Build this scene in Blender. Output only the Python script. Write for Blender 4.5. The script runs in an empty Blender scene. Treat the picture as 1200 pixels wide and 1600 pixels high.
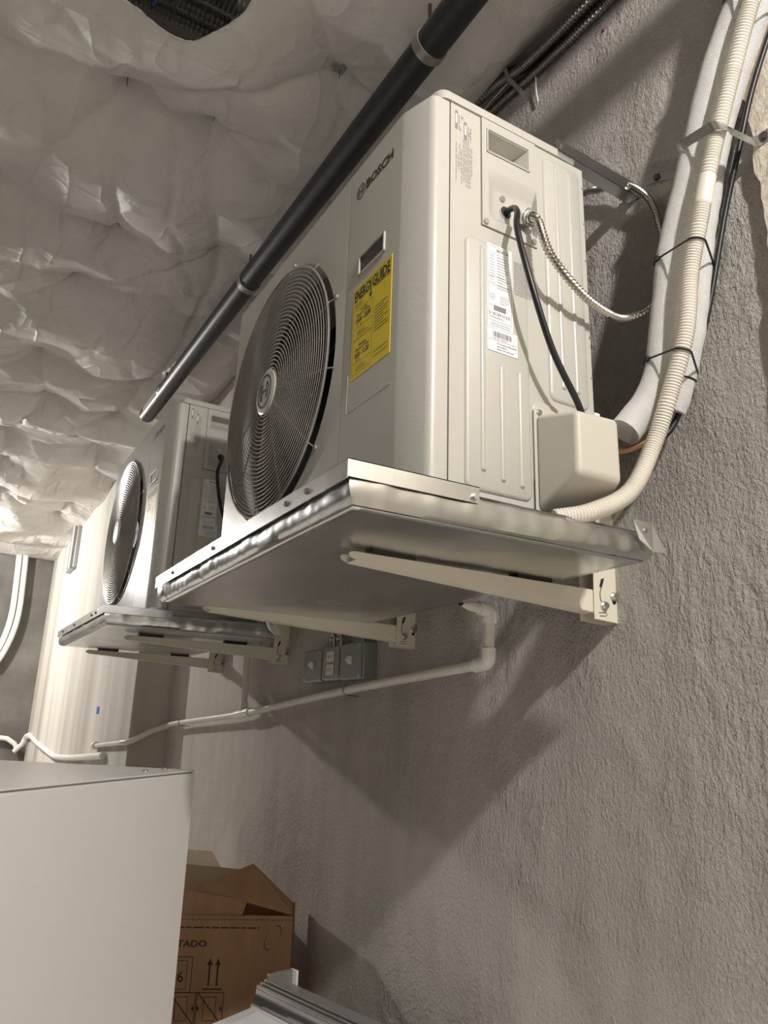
import bpy, bmesh, math, random
import numpy as np
from mathutils import Vector, Matrix, noise
random.seed(7); rng = np.random.default_rng(7)
S = bpy.context.scene
COL = S.collection

# ------------------------------------------------------------------ camera, world, lights, exposure
# world axes: X runs along the block wall away from the viewer, Y out of the wall into the room, Z up; z = 0 is the base of the condensers
RC = ((-0.5101575, -0.8595439, 0.0303900), (0.2211362, -0.1652312, -0.9611438), (0.8311667, -0.4836144, 0.2743703))
cam = bpy.data.cameras.new('camera'); co = bpy.data.objects.new('camera', cam); COL.objects.link(co)
r, d, f = Vector(RC[0]), Vector(RC[1]), Vector(RC[2])
M4 = Matrix((( r.x, -d.x, -f.x, -0.96663), (r.y, -d.y, -f.y, 1.22285), (r.z, -d.z, -f.z, -0.37538), (0, 0, 0, 1)))
co.matrix_world = M4
cam.sensor_fit = 'VERTICAL'; cam.sensor_height = 36.0; cam.lens = 1164.435 / 1600 * 36.0; cam.clip_start = 0.02
S.camera = co
S.view_settings.view_transform = 'Standard'; S.view_settings.look = 'None'
S.view_settings.gamma = 1.0; S.view_settings.exposure = 0.0; S.view_settings.use_curve_mapping = False
w = bpy.data.worlds.new('world'); S.world = w; w.use_nodes = True
w.node_tree.nodes['Background'].inputs[0].default_value = (0.95, 0.92, 0.88, 1)
w.node_tree.nodes['Background'].inputs[1].default_value = 0.012
def lamp(name, loc, power, radius, col=(1, .96, .905)):
    l = bpy.data.lights.new(name, 'POINT'); l.energy = power; l.shadow_soft_size = radius; l.color = col
    o = bpy.data.objects.new(name, l); o.location = loc; COL.objects.link(o); return o
def bounce_spot(name, loc, power, angle=115):  # added fill spot, stands for no known fixture
    l = bpy.data.lights.new(name, 'SPOT'); l.energy = power; l.shadow_soft_size = .1; l.spot_size = math.radians(angle); l.spot_blend = .5; l.color = (1, .96, .905)
    o = bpy.data.objects.new(name, l); o.location = loc; COL.objects.link(o); return o
lamp('ceiling_lamp_near', (-2.1, 0.82, 1.42), 245, 0.05)
lamp('ceiling_lamp_far', (6.9, 2.15, 1.25), 330, 0.06)
bounce_spot('bounce_fill_d', (-2.0, 1.6, 1.7), 320, 80)  # this and the next three: unseen spots added for bounced room light
bounce_spot('bounce_fill_a', (-.3, 2.4, 1.7), 190, 84)
bounce_spot('bounce_fill_b', (1.7, 2.4, 1.7), 300, 84)
bounce_spot('bounce_fill_c', (4.0, 2.4, 1.7), 330, 84)

# ------------------------------------------------------------------ materials
def mat(name, col=(.5, .5, .5), rough=.5, metal=0, spec=.5, build=None):
    m = bpy.data.materials.new(name); m.use_nodes = True
    b = m.node_tree.nodes['Principled BSDF']
    b.inputs['Base Color'].default_value = (*col, 1); b.inputs['Roughness'].default_value = rough
    b.inputs['Metallic'].default_value = metal; b.inputs['Specular IOR Level'].default_value = spec
    if build: build(m.node_tree, b)
    return m
def N(t, typ, **kw):
    n = t.nodes.new(typ)
    for k, v in kw.items():
        if k in n.inputs: n.inputs[k].default_value = v
        else: setattr(n, k, v)
    return n
def coords(t, scale=(1, 1, 1), src='Object'):
    tc = N(t, 'ShaderNodeTexCoord'); mp = N(t, 'ShaderNodeMapping'); mp.inputs['Scale'].default_value = scale
    t.links.new(tc.outputs[src], mp.inputs[0]); return mp.outputs[0]
def tex_noise(t, vec, scale, detail=3, rough=.55, dist=0):
    n = N(t, 'ShaderNodeTexNoise', Scale=scale, Detail=detail, Roughness=rough, Distortion=dist); t.links.new(vec, n.inputs['Vector']); return n.outputs['Fac']
def ramp(t, fac, stops):
    r_ = N(t, 'ShaderNodeValToRGB'); el = r_.color_ramp.elements
    while len(el) < len(stops): el.new(.5)
    for e, (p, c) in zip(el, stops): e.position = p; e.color = (*c, 1) if len(c) == 3 else c
    t.links.new(fac, r_.inputs[0]); return r_.outputs[0]
def math_(t, op, a, b):
    n = N(t, 'ShaderNodeMath', operation=op)
    for i, x in enumerate((a, b)):
        if isinstance(x, (int, float)): n.inputs[i].default_value = x
        else: t.links.new(x, n.inputs[i])
    return n.outputs[0]
def bump(t, b, h, dist, strength=1, prev=None):
    n = N(t, 'ShaderNodeBump', Strength=strength, Distance=dist); t.links.new(h, n.inputs['Height'])
    if prev: t.links.new(prev, n.inputs['Normal'])
    t.links.new(n.outputs[0], b.inputs['Normal']); return n.outputs[0]

def stucco(t, b):
    v = coords(t)
    vs = coords(t, (1, 1, .16))
    c1 = tex_noise(t, coords(t, (1, 1, .35)), 2.2, 4)
    c2 = tex_noise(t, vs, 9, 4)
    col = ramp(t, math_(t, 'ADD', math_(t, 'MULTIPLY', c1, .6), math_(t, 'MULTIPLY', c2, .4)), [(.32, (.48, .445, .405)), (.5, (.61, .57, .525)), (.68, (.69, .65, .605))])
    t.links.new(col, b.inputs['Base Color'])
    sx = N(t, 'ShaderNodeSeparateXYZ'); t.links.new(v, sx.inputs[0])
    mr = N(t, 'ShaderNodeMapRange'); mr.inputs[1].default_value = .3; mr.inputs[2].default_value = 2.2; mr.inputs[3].default_value = 1; mr.inputs[4].default_value = .18
    t.links.new(sx.outputs[0], mr.inputs[0])
    streak = tex_noise(t, coords(t, (1, 1, .22)), 85, 4, .7)
    grit = tex_noise(t, coords(t, (1, 1, .75)), 125, 4, .65)
    blob = tex_noise(t, coords(t, (1, 1, .55)), 38, 5, .62)
    broad = tex_noise(t, coords(t, (1, 1, .5)), 9, 3, .5)
    mask = ramp(t, tex_noise(t, v, 3.4, 2), [(.46, (0, 0, 0)), (.60, (1, 1, 1))])
    h = math_(t, 'ADD', math_(t, 'MULTIPLY', streak, .6), math_(t, 'MULTIPLY', grit, 1.5))
    h = math_(t, 'ADD', h, math_(t, 'MULTIPLY', math_(t, 'MULTIPLY', blob, mask), 3.0))
    h = math_(t, 'ADD', h, math_(t, 'MULTIPLY', broad, 2.0))
    h = math_(t, 'MULTIPLY', h, mr.outputs[0])
    bump(t, b, h, .0125)
MT = {}
MT['stucco'] = mat('stucco', rough=.9, spec=.2, build=stucco)
def plaster(t, b):
    vs = coords(t, (1, 1, .05))
    n = tex_noise(t, vs, 2.6, 4)
    col = ramp(t, n, [(.3, (.38, .35, .31)), (.5, (.56, .53, .475)), (.7, (.70, .67, .61))]); t.links.new(col, b.inputs['Base Color'])
    bump(t, b, tex_noise(t, vs, 20, 4), .004)
MT['plaster'] = mat('streaked_plaster', rough=.7, spec=.3, build=plaster)
def plaster2(t, b):
    v = coords(t, (1, 1, .5)); n = tex_noise(t, v, 60, 4, .7)
    col = ramp(t, n, [(.35, (.50, .45, .37)), (.55, (.70, .64, .54))]); t.links.new(col, b.inputs['Base Color']); bump(t, b, n, .004)
MT['plaster_light'] = mat('rough_cream_plaster', rough=.85, spec=.2, build=plaster2)
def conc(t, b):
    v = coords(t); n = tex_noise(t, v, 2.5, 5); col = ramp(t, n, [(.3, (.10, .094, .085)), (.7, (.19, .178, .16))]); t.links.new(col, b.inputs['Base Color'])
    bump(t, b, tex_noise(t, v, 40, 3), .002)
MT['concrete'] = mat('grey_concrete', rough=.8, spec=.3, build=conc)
def ww(t, b): bump(t, b, tex_noise(t, coords(t), 30, 3), .002)
MT['bouncewall'] = mat('bounce_wall_paint', (.30, .29, .275), .7, 0, .3, ww)  # tone set for the added bounce wall
def flr(t, b):
    v = coords(t); n = tex_noise(t, v, 2.5, 5); col = ramp(t, n, [(.3, (.56, .54, .51)), (.7, (.66, .635, .60))]); t.links.new(col, b.inputs['Base Color'])
MT['floor'] = mat('pale_concrete_floor', rough=.6, spec=.3, build=flr)
def film(t, b):
    v = coords(t); vv = coords(t, (1, .25, 1))
    n1 = tex_noise(t, v, 3, 3); col = ramp(t, n1, [(.3, (.60, .575, .545)), (.7, (.69, .665, .635))]); t.links.new(col, b.inputs['Base Color'])
    wv = N(t, 'ShaderNodeTexWave', Scale=140.0, Distortion=2.0); t.links.new(v, wv.inputs['Vector'])
    def ridge(sc, vec, pw, dist):
        n_ = tex_noise(t, vec, sc, 2, .45, dist); a = math_(t, 'ABSOLUTE', math_(t, 'SUBTRACT', n_, .5), 0); return math_(t, 'POWER', math_(t, 'SUBTRACT', 1, math_(t, 'MINIMUM', math_(t, 'MULTIPLY', a, 4), 1)), pw)
    h = math_(t, 'ADD', math_(t, 'MULTIPLY', ridge(3.2, coords(t, (.6, 1.3, 1)), 5, .4), 1.0), math_(t, 'MULTIPLY', ridge(7.5, coords(t, (1.2, .8, 1)), 6, .6), .22))
    h = math_(t, 'ADD', h, math_(t, 'MULTIPLY', ridge(17, v, 4, .5), .05))
    h = math_(t, 'ADD', h, math_(t, 'MULTIPLY', wv.outputs['Fac'], .015)); bump(t, b, h, .011, .55)
MT['film'] = mat('plastic_insulation_film', rough=.48, spec=.25, build=film)
def paint(t, b):
    v = coords(t); bump(t, b, tex_noise(t, v, 260, 2), .0004, .6)
MT['ivory'] = mat('ivory_painted_steel', (.48, .466, .425), .33, 0, .5, paint)
MT['ivory_plastic'] = mat('ivory_plastic', (.535, .51, .445), .42, 0, .4)
MT['bracket'] = mat('beige_powder_coat', (.74, .69, .575), .45, 0, .4)
def galv(t, b):
    v = coords(t); vo = N(t, 'ShaderNodeTexVoronoi', Scale=70.0); t.links.new(v, vo.inputs['Vector'])
    n = tex_noise(t, v, 45, 4, .7); n2 = tex_noise(t, v, 6, 3)
    col = ramp(t, n2, [(.3, (.60, .61, .62)), (.7, (.72, .73, .73))]); t.links.new(col, b.inputs['Base Color'])
    rg = N(t, 'ShaderNodeMapRange'); rg.inputs[1].default_value = .2; rg.inputs[2].default_value = .8; rg.inputs[3].default_value = .21; rg.inputs[4].default_value = .29
    t.links.new(n2, rg.inputs[0]); t.links.new(rg.outputs[0], b.inputs['Roughness'])
    bump(t, b, tex_noise(t, v, 9, 1), .0015, .3)
MT['galv'] = mat('galvanised_sheet', (.7, .7, .7), .32, 1, .5, galv)
MT['zinc'] = mat('zinc_screw', (.62, .62, .60), .3, 1)
MT['darkscrew'] = mat('dark_screw', (.16, .15, .14), .35, .8)
MT['chrome'] = mat('bright_wire', (.44, .41, .375), .34, .6)
MT['dark'] = mat('dark_interior', (.02, .019, .018), .7)
MT['coil'] = mat('coil_fins', (.06, .058, .055), .5, .4)
MT['blade'] = mat('fan_blade_plastic', (.05, .048, .046), .5)
MT['black'] = mat('black_rubber', (.012, .012, .013), .38)
def abs_(t, b): bump(t, b, tex_noise(t, coords(t), 30, 3), .001, .5)
MT['abs'] = mat('black_abs_pipe', (.016, .016, .018), .42, 0, .5, abs_)
MT['ring'] = mat('grey_steel_ring', (.35, .33, .31), .4, .8)
MT['pvc'] = mat('white_pvc', (.80, .75, .68), .35, 0, .5)
MT['pvc_white'] = mat('white_pvc_fitting', (.88, .85, .80), .32, 0, .5)
MT['hose'] = mat('cream_corrugated_hose', (.70, .655, .58), .4, 0, .4)
def weave(t, b):
    uv = coords(t, (1, 1, 1), 'UV'); s = N(t, 'ShaderNodeSeparateXYZ'); t.links.new(uv, s.inputs[0])
    a = math_(t, 'SINE', math_(t, 'MULTIPLY', s.outputs[0], 2300), 0); c = math_(t, 'SINE', math_(t, 'MULTIPLY', s.outputs[1], 2300), 0)
    h = math_(t, 'ADD', a, c); n = tex_noise(t, coords(t), 22, 3, .6)
    col = ramp(t, h, [(0.0, (.70, .685, .665)), (.45, (.82, .81, .79))]); t.links.new(col, b.inputs['Base Color'])
    nn = bump(t, b, n, .006, .6); bump(t, b, h, .0006, .8, nn)
MT['wrap'] = mat('white_woven_wrap', (.8, .79, .77), .6, 0, .3, weave)
MT['flex'] = mat('flexible_steel_conduit', (.62, .60, .55), .28, 1)
MT['flexdark'] = mat('dull_steel_conduit', (.20, .185, .17), .35, .9)
MT['flexbeige'] = mat('light_steel_conduit', (.52, .49, .44), .28, 1)
MT['copper'] = mat('copper_tube', (.72, .38, .22), .3, 1)
MT['eboxgrey'] = mat('grey_cast_box', (.36, .36, .345), .42, .6)
MT['toggle'] = mat('ivory_switch', (.72, .68, .60), .4)
MT['whitepaper'] = mat('white_label_paper', (.80, .80, .79), .45)
MT['bluepaper'] = mat('pale_blue_label_paper', (.70, .73, .77), .45)
MT['ink'] = mat('black_print', (.03, .028, .027), .5)
MT['greyink'] = mat('grey_print', (.22, .21, .20), .5)
MT['yellow'] = mat('yellow_label_paper', (.80, .62, .03), .4)
MT['white_ink'] = mat('white_print', (.85, .84, .8), .5)
MT['cabinet'] = mat('white_enamel', (.55, .535, .52), .35, 0, .4)
def card(t, b):
    n = tex_noise(t, coords(t, (1, 1, .2)), 16, 4); col = ramp(t, n, [(.3, (.34, .20, .11)), (.7, (.43, .26, .15))]); t.links.new(col, b.inputs['Base Color'])
MT['card'] = mat('brown_cardboard', rough=.8, spec=.2, build=card)
MT['card_in'] = mat('pale_cardboard', (.52, .41, .31), .85, 0, .2)
MT['cardink'] = mat('box_print', (.05, .03, .02), .7)
MT['whiteplastic'] = mat('white_plastic', (.74, .74, .75), .25)
MT['greyrail'] = mat('ribbed_grey_rail', (.62, .61, .60), .2, .9)
MT['blue'] = mat('blue_tape', (.03, .12, .45), .5)
MT['red'] = mat('red_mark', (.3, .02, .02), .6)

# ------------------------------------------------------------------ mesh helpers
def V(*a): return Vector(a)
class MB:
    def __init__(s): s.v = []; s.f = []; s.uv = {}
    def add(s, vs, fs):
        o = len(s.v); s.v += [tuple(p) for p in vs]; s.f += [tuple(i + o for i in q) for q in fs]; return s
    def box(s, a, b):
        (x0, y0, z0), (x1, y1, z1) = [min(p, q) for p, q in zip(a, b)], [max(p, q) for p, q in zip(a, b)]
        return s.add([(x0,y0,z0),(x1,y0,z0),(x1,y1,z0),(x0,y1,z0),(x0,y0,z1),(x1,y0,z1),(x1,y1,z1),(x0,y1,z1)],
                     [(0,3,2,1),(4,5,6,7),(0,1,5,4),(1,2,6,5),(2,3,7,6),(3,0,4,7)])
    def hexa(s, p8): return s.add(p8, [(0,3,2,1),(4,5,6,7),(0,1,5,4),(1,2,6,5),(2,3,7,6),(3,0,4,7)])
    def prism(s, poly, vec):           # polygon (list of 3d points) swept by vec
        n = len(poly); vec = Vector(vec); p = [Vector(q) for q in poly]
        return s.add(p + [q + vec for q in p], [tuple(range(n))[::-1], tuple(range(n, 2*n))] + [(i, (i+1) % n, n + (i+1) % n, n + i) for i in range(n)])
    def quad(s, a, b, c, d_): return s.add([a, b, c, d_], [(0, 1, 2, 3)])
    def tube(s, path, rad, n=14, caps=True, wob=0):
        path = [Vector(p) for p in path]; m = len(path); o = len(s.v)
        T = [(path[min(i+1, m-1)] - path[max(i-1, 0)]).normalized() for i in range(m)]
        ref = Vector((0, 0, 1)) if abs(T[0].z) < .9 else Vector((1, 0, 0))
        u = T[0].cross(ref).normalized(); L = 0
        for i in range(m):
            if i: L += (path[i] - path[i-1]).length
            u = (u - T[i] * u.dot(T[i])).normalized(); w_ = T[i].cross(u)
            rr = rad[i] if hasattr(rad, '__len__') else rad
            for k in range(n):
                a = 2 * math.pi * k / n
                r2 = rr * (1 + (wob * noise.noise((path[i] + u * math.cos(a) * rr + w_ * math.sin(a) * rr) * 30) if wob else 0))
                s.uv[len(s.v)] = (k / n * round(2 * math.pi * rr * 200) / 200, L)
                s.v.append(tuple(path[i] + u * (math.cos(a) * r2) + w_ * (math.sin(a) * r2)))
        for i in range(m - 1):
            for k in range(n):
                k2 = (k + 1) % n; s.f.append((o + i*n + k, o + i*n + k2, o + (i+1)*n + k2, o + (i+1)*n + k))
        if caps: s.f.append(tuple(o + k for k in range(n))[::-1]); s.f.append(tuple(o + (m-1)*n + k for k in range(n)))
        return s
    def torus(s, c, ax, R_, r_, n=64, m=6):
        ax = Vector(ax).normalized(); u = ax.orthogonal().normalized(); w_ = ax.cross(u); c = Vector(c); o = len(s.v)
        for i in range(n):
            a = 2 * math.pi * i / n; e = u * math.cos(a) + w_ * math.sin(a)
            for k in range(m):
                b = 2 * math.pi * k / m; s.v.append(tuple(c + e * (R_ + r_ * math.cos(b)) + ax * (r_ * math.sin(b))))
        for i in range(n):
            for k in range(m):
                s.f.append((o + i*m + k, o + ((i+1) % n)*m + k, o + ((i+1) % n)*m + (k+1) % m, o + i*m + (k+1) % m))
        return s
    def cyl(s, a, b, r_, n=20): return s.tube([a, b], r_, n)
    def ribbon(s, path, wdir, width, th):
        path = [Vector(p) for p in path]; m = len(path); o = len(s.v); wd = Vector(wdir).normalized() * width / 2
        for i in range(m):
            t_ = (path[min(i+1, m-1)] - path[max(i-1, 0)]).normalized(); nn = t_.cross(wd).normalized() * th / 2
            s.v += [tuple(path[i] + q) for q in (wd + nn, wd - nn, -wd - nn, -wd + nn)]
        for i in range(m - 1):
            for k in range(4): s.f.append((o + i*4 + k, o + i*4 + (k+1) % 4, o + (i+1)*4 + (k+1) % 4, o + (i+1)*4 + k))
        s.f.append((o, o+1, o+2, o+3)); e = o + (m-1)*4; s.f.append((e+3, e+2, e+1, e)); return s
    def build(s, name, m, parent=None, origin=None, bevel=0, seg=2, smooth=False, kind=None):
        o0 = Vector(origin) if origin is not None else (ORG(parent) if parent else Vector((0, 0, 0)))
        me = bpy.data.meshes.new(name); me.from_pydata([tuple(Vector(p) - o0) for p in s.v], [], s.f)
        bm = bmesh.new(); bm.from_mesh(me); bmesh.ops.recalc_face_normals(bm, faces=bm.faces); bm.to_mesh(me); bm.free()
        if s.uv:
            l = me.uv_layers.new(); 
            for lp in me.loops: l.data[lp.index].uv = s.uv.get(lp.vertex_index, (0, 0))
        me.materials.append(MT[m]); ob = bpy.data.objects.new(name, me); COL.objects.link(ob)
        if parent: ob.parent = parent
        else: ob.location = o0
        if smooth:
            for p in me.polygons: p.use_smooth = True
            me.set_sharp_from_angle(angle=math.radians(42))
        if bevel:
            b = ob.modifiers.new('edge', 'BEVEL'); b.width = bevel; b.segments = seg; b.limit_method = 'ANGLE'; b.angle_limit = .6; b.harden_normals = False
            for p in me.polygons: p.use_smooth = True
            wn = ob.modifiers.new('wn', 'WEIGHTED_NORMAL'); wn.keep_sharp = True
        if kind: ob['kind'] = kind
        return ob
def ORG(o):
    v = Vector((0, 0, 0))
    while o: v += o.location; o = o.parent
    return v
def thing(name, label, cat, loc, group=None):
    o = bpy.data.objects.new(name, None); o.location = loc; o.empty_display_size = .05; COL.objects.link(o); tag(o, label, cat, group); return o
def tag(o, label, cat, group=None):
    o['label'] = label; o['category'] = cat
    if group: o['group'] = group
    return o
def struct(o): o['kind'] = 'structure'; return o
def copy_tree(o, parent=None):
    c = o.copy(); COL.objects.link(c); c.parent = parent
    for ch in list(o.children): copy_tree(ch, c)
    return c
def spline(pts, step=.01):
    P = [Vector(p) for p in pts]; P = [P[0] * 2 - P[1]] + P + [P[-1] * 2 - P[-2]]; out = []
    for i in range(1, len(P) - 2):
        a, b, c, d_ = P[i-1:i+3]; n = max(2, int((c - b).length / step))
        for k in range(n):
            t = k / n; out.append(.5 * ((2*b) + (c - a)*t + (2*a - 5*b + 4*c - d_)*t*t + (3*b - a - 3*c + d_)*t**3))
    out.append(P[-2]); return out
def corrugated(pts, r_, pitch, depth, per=4, n=14, smooth_zone=None):
    p = spline(pts, pitch / per); rad = []
    for i in range(len(p)):
        k = r_ - depth * (.5 + .5 * math.cos(2 * math.pi * i / per))
        if smooth_zone and any(a < i / len(p) < b for a, b in smooth_zone): k = r_
        rad.append(k)
    return MB().tube(p, rad, n)
def text(mb, s, size, org, u, v, bold=0, align='LEFT', sx=1):
    c = bpy.data.curves.new('t', 'FONT'); c.body = s; c.size = size; c.align_x = align; c.resolution_u = 2; c.offset = bold
    o = bpy.data.objects.new('t', c); COL.objects.link(o); bpy.context.view_layer.update()
    me = bpy.data.meshes.new_from_object(o.evaluated_get(bpy.context.evaluated_depsgraph_get()))
    org, u, v = Vector(org), Vector(u), Vector(v)
    mb.add([org + u * (p.co.x * sx) + v * p.co.y for p in me.vertices], [tuple(f_.vertices) for f_ in me.polygons])
    bpy.data.objects.remove(o); bpy.data.curves.remove(c); bpy.data.meshes.remove(me); return mb
def rect(mb, org, u, v, x0, y0, x1, y1):
    org, u, v = Vector(org), Vector(u), Vector(v)
    return mb.quad(*[org + u * a + v * b for a, b in ((x0, y0), (x1, y0), (x1, y1), (x0, y1))])
def frame_rect(mb, org, u, v, x0, y0, x1, y1, t):
    for q in ((x0, y0, x1, y0 + t), (x0, y1 - t, x1, y1), (x0, y0, x0 + t, y1), (x1 - t, y0, x1, y1)): rect(mb, org, u, v, *q)
def fakelines(mb, org, u, v, x0, x1, y1, y0, n, th, seedv=0):
    rr = random.Random(seedv)
    for i in range(n):
        y = y1 + (y0 - y1) * i / max(1, n - 1); x = x0; end = x1 - (x1 - x0) * rr.choice((0, 0, .05, .1, .35))
        while x < end:
            l = min(rr.uniform(.04, .14) * (x1 - x0), end - x); rect(mb, org, u, v, x, y, x + l, y + th); x += l + .02 * (x1 - x0)
def bolt(name, c, ax, r_, h, m, parent, hexa=True):
    c, ax = Vector(c), Vector(ax).normalized()
    b = MB().tube([c, c + ax * h * .3], r_ * 1.25, 16).tube([c + ax * h * .3, c + ax * h], r_, 6 if hexa else 14)
    return b.build(name, m, parent, smooth=not hexa)
NX, PX, NY, PY, PZ, NZ = V(-1,0,0), V(1,0,0), V(0,-1,0), V(0,1,0), V(0,0,1), V(0,0,-1)

# ------------------------------------------------------------------ the room shell
FL = -2.0
def wall_sheet(name, m, x0, x1, y, th):
    return struct(MB().box((x0, y - th, FL), (x1, y, 1.9)).build(name, m))
wall_sheet('wall_right', 'stucco', -.30, 3.58, 0.0, .3)
# nearer stretch of wall with a ragged plaster edge
pts = []; z = FL
rr = random.Random(3)
while z < 1.9: pts.append((-.283 + rr.uniform(-.006, .006) + .004 * math.sin(z * 9), z)); z += rr.uniform(.012, .035)
pts.append((-.283, 1.9))
poly = [(-4.2, FL)] + pts + [(-4.2, 1.9)]
struct(MB().prism([(x, .018, z_) for x, z_ in poly], (0, -.3, 0)).build('wall_near', 'plaster_light'))
struct(MB().box((3.575, -.3, FL), (8.6, .21, 1.9)).build('wall_left', 'plaster', bevel=.008))
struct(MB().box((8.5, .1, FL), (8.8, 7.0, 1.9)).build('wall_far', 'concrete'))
struct(MB().box((-4.2, -.3, FL - .1), (8.8, 7.0, FL)).build('floor', 'floor'))
struct(MB().box((-3.5, .018, FL), (-3.3, 7.0, 1.9)).build('wall_back_bounce', 'bouncewall'))  # unseen wall added behind the camera to bounce light forward
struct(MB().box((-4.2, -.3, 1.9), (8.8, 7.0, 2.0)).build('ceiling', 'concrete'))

# ------------------------------------------------------------------ insulation sheet under the joists
PINS = [(1.113, 1.005), (.685, .466), (1.86, .875), (1.761, .471), (1.124, .721)]
allp = list(PINS) + [(.10, 1.0), (.25, 1.45), (1.05, 1.55), (1.75, 1.35), (.1, .45), (1.25, .17), (2.05, .2)]
for i in range(9):
    for j in range(5):
        allp.append((2.45 + i * .70 + rr.uniform(-.2, .2), .42 + j * .55 + rr.uniform(-.16, .16)))
for i in range(4):
    for j in range(3): allp.append((-.3 + i * .6 + rr.uniform(-.1, .1), 2.0 + j * .5 + rr.uniform(-.1, .1)))
xs = np.concatenate([np.arange(-.7, 2.4, .0115), np.arange(2.4, 4.2, .018), np.arange(4.2, 8.495, .035)])
ys = np.concatenate([np.arange(0.004, 1.75, .0115), np.arange(1.75, 3.3, .05)])
X, Y = np.meshgrid(xs, ys, indexing='ij')
P = np.array(allp)
NZ1 = np.zeros(X.shape); NZ2 = np.zeros(X.shape); NZ3 = np.zeros(X.shape)
for i in range(X.shape[0]):
    for j in range(X.shape[1]):
        x, y = X[i, j], Y[i, j]
        NZ1[i, j] = noise.noise((x * 2.1, y * 2.1, 3)); NZ2[i, j] = noise.noise((x * 7, y * 7, 8)); NZ3[i, j] = noise.noise((x * 24, y * 24, 1))
Xw = X + .03 * NZ2; Yw = Y + .03 * np.roll(NZ2, 9, 0)      # creases wander a little
D2 = np.full(X.shape, 9.); D3 = np.full(X.shape, 9.)
for i, (a, b) in enumerate(P):
    dd = np.hypot(X - a, Y - b); D3 = np.where(dd < D2, D2, np.minimum(D3, dd)); D2 = np.minimum(D2, dd)
Z = 1.520 - .125 * (1 - np.exp(-D2 / .30))
for i, (a, b) in enumerate(P):                 # straight folds that radiate from each pin
    dx, dy = Xw - a, Yw - b; rad = np.hypot(dx, dy); th = np.arctan2(dy, dx)
    for k in range(rr.choice((4, 5, 6))):
        a0 = rr.uniform(-math.pi, math.pi); L = rr.uniform(.12, .42); amp = rr.uniform(.010, .026) * rr.choice((1, 1, -.7)); wd = rr.uniform(.09, .24)
        da = np.abs((th - a0 + math.pi) % (2 * math.pi) - math.pi)
        Z += amp * np.exp(-da / wd) * np.clip(rad / .05, 0, 1) * np.exp(-(rad / L) ** 2)
    for j in range(i):                         # tension creases between neighbouring pins
        c, e = P[j]; L = math.hypot(c - a, e - b)
        if L < .85 and rr.random() < .75:
            t_ = (dx * (c - a) + dy * (e - b)) / L ** 2; tc_ = np.clip(t_, 0, 1); ds = np.hypot(dx - tc_ * (c - a), dy - tc_ * (e - b))
            Z += rr.uniform(.012, .040) * np.exp(-ds / rr.uniform(.016, .045)) * np.where((t_ > 0) & (t_ < 1), 1, .0 + np.exp(-ds / .05) * .6)
for k in range(150):                            # free wrinkles
    x0_, y0_ = rr.uniform(-.4, 5.5), rr.uniform(0.05, 1.7); an = rr.choice((rr.uniform(-.5, .5), rr.uniform(0, 3.14))); L = rr.uniform(.08, .3); wd = rr.uniform(.007, .02)
    u_ = (Xw - x0_) * math.cos(an) + (Yw - y0_) * math.sin(an); v_ = -(Xw - x0_) * math.sin(an) + (Yw - y0_) * math.cos(an)
    Z += rr.uniform(-.012, .014) * np.exp(-(u_ / L) ** 2) * np.exp(-np.abs(v_) / wd)
crush = np.clip((.42 - Y) / .35, 0, 1) * np.clip((2.2 - X) / 1.0, 0.25, 1)
Z += .030 * NZ1 * np.clip(D2 / .2, 0, 1) + .006 * np.abs(NZ2) + .0012 * NZ3 - crush * (.022 * np.abs(NZ2) + .010 * np.abs(NZ3))
wallf = np.exp(-(Y / .10) ** 2); Z = Z * (1 - wallf) + wallf * (1.535 + .02 * NZ2)
Z -= .05 * np.clip((X - 4) / 4, 0, 1)
# torn opening
HOLE = [(.60, 1.6), (.715, 1.09), (.728, 1.04), (.744, .988), (.749, .915), (.735, .893), (.70, .867), (.645, .831), (.578, .801), (.5, .79), (.2, .78), (-.3, .9), (-.3, 1.6)]
hp = np.array(HOLE); inside = np.zeros(X.shape, bool); dmin = np.full(X.shape, 9.); QX = X.copy(); QY = Y.copy()
for k in range(len(hp)):
    (ax_, ay_), (bx_, by_) = hp[k], hp[(k + 1) % len(hp)]
    cr = ((ay_ > Y) != (by_ > Y)); xi = (bx_ - ax_) * (Y - ay_) / (by_ - ay_ + 1e-12) + ax_; inside ^= cr & (X < xi)
    t_ = np.clip(((X - ax_) * (bx_ - ax_) + (Y - ay_) * (by_ - ay_)) / ((bx_ - ax_) ** 2 + (by_ - ay_) ** 2), 0, 1)
    px_, py_ = ax_ + t_ * (bx_ - ax_), ay_ + t_ * (by_ - ay_); dd = np.hypot(X - px_, Y - py_); m_ = dd < dmin
    dmin[m_] = dd[m_]; QX[m_] = px_[m_]; QY[m_] = py_[m_]
near_out = np.zeros_like(inside)
for di in (-1, 0, 1):
    for dj in (-1, 0, 1): near_out |= np.roll(np.roll(~inside, di, 0), dj, 1)
snap = inside & near_out
Z += .02 * np.exp(-dmin / .05)
Xs = np.where(snap, QX, X); Ys_ = np.where(snap, QY, Y); gone = inside & ~snap
Yl = np.where(Xs > 3.56, np.maximum(Ys_, .215), Ys_)
idx = np.arange(X.size).reshape(X.shape); nx_, ny_ = X.shape
fs = []
for i in range(nx_ - 1):
    for j in range(ny_ - 1):
        if not (gone[i, j] or gone[i+1, j] or gone[i+1, j+1] or gone[i, j+1]): fs.append((idx[i, j], idx[i+1, j], idx[i+1, j+1], idx[i, j+1]))
me = bpy.data.meshes.new('insulation_sheet'); me.from_pydata(np.stack([Xs, Yl, Z], -1).reshape(-1, 3).tolist(), [], fs)
bm = bmesh.new(); bm.from_mesh(me); bmesh.ops.delete(bm, geom=[v for v in bm.verts if not v.link_faces], context='VERTS'); bm.to_mesh(me); bm.free()
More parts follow.
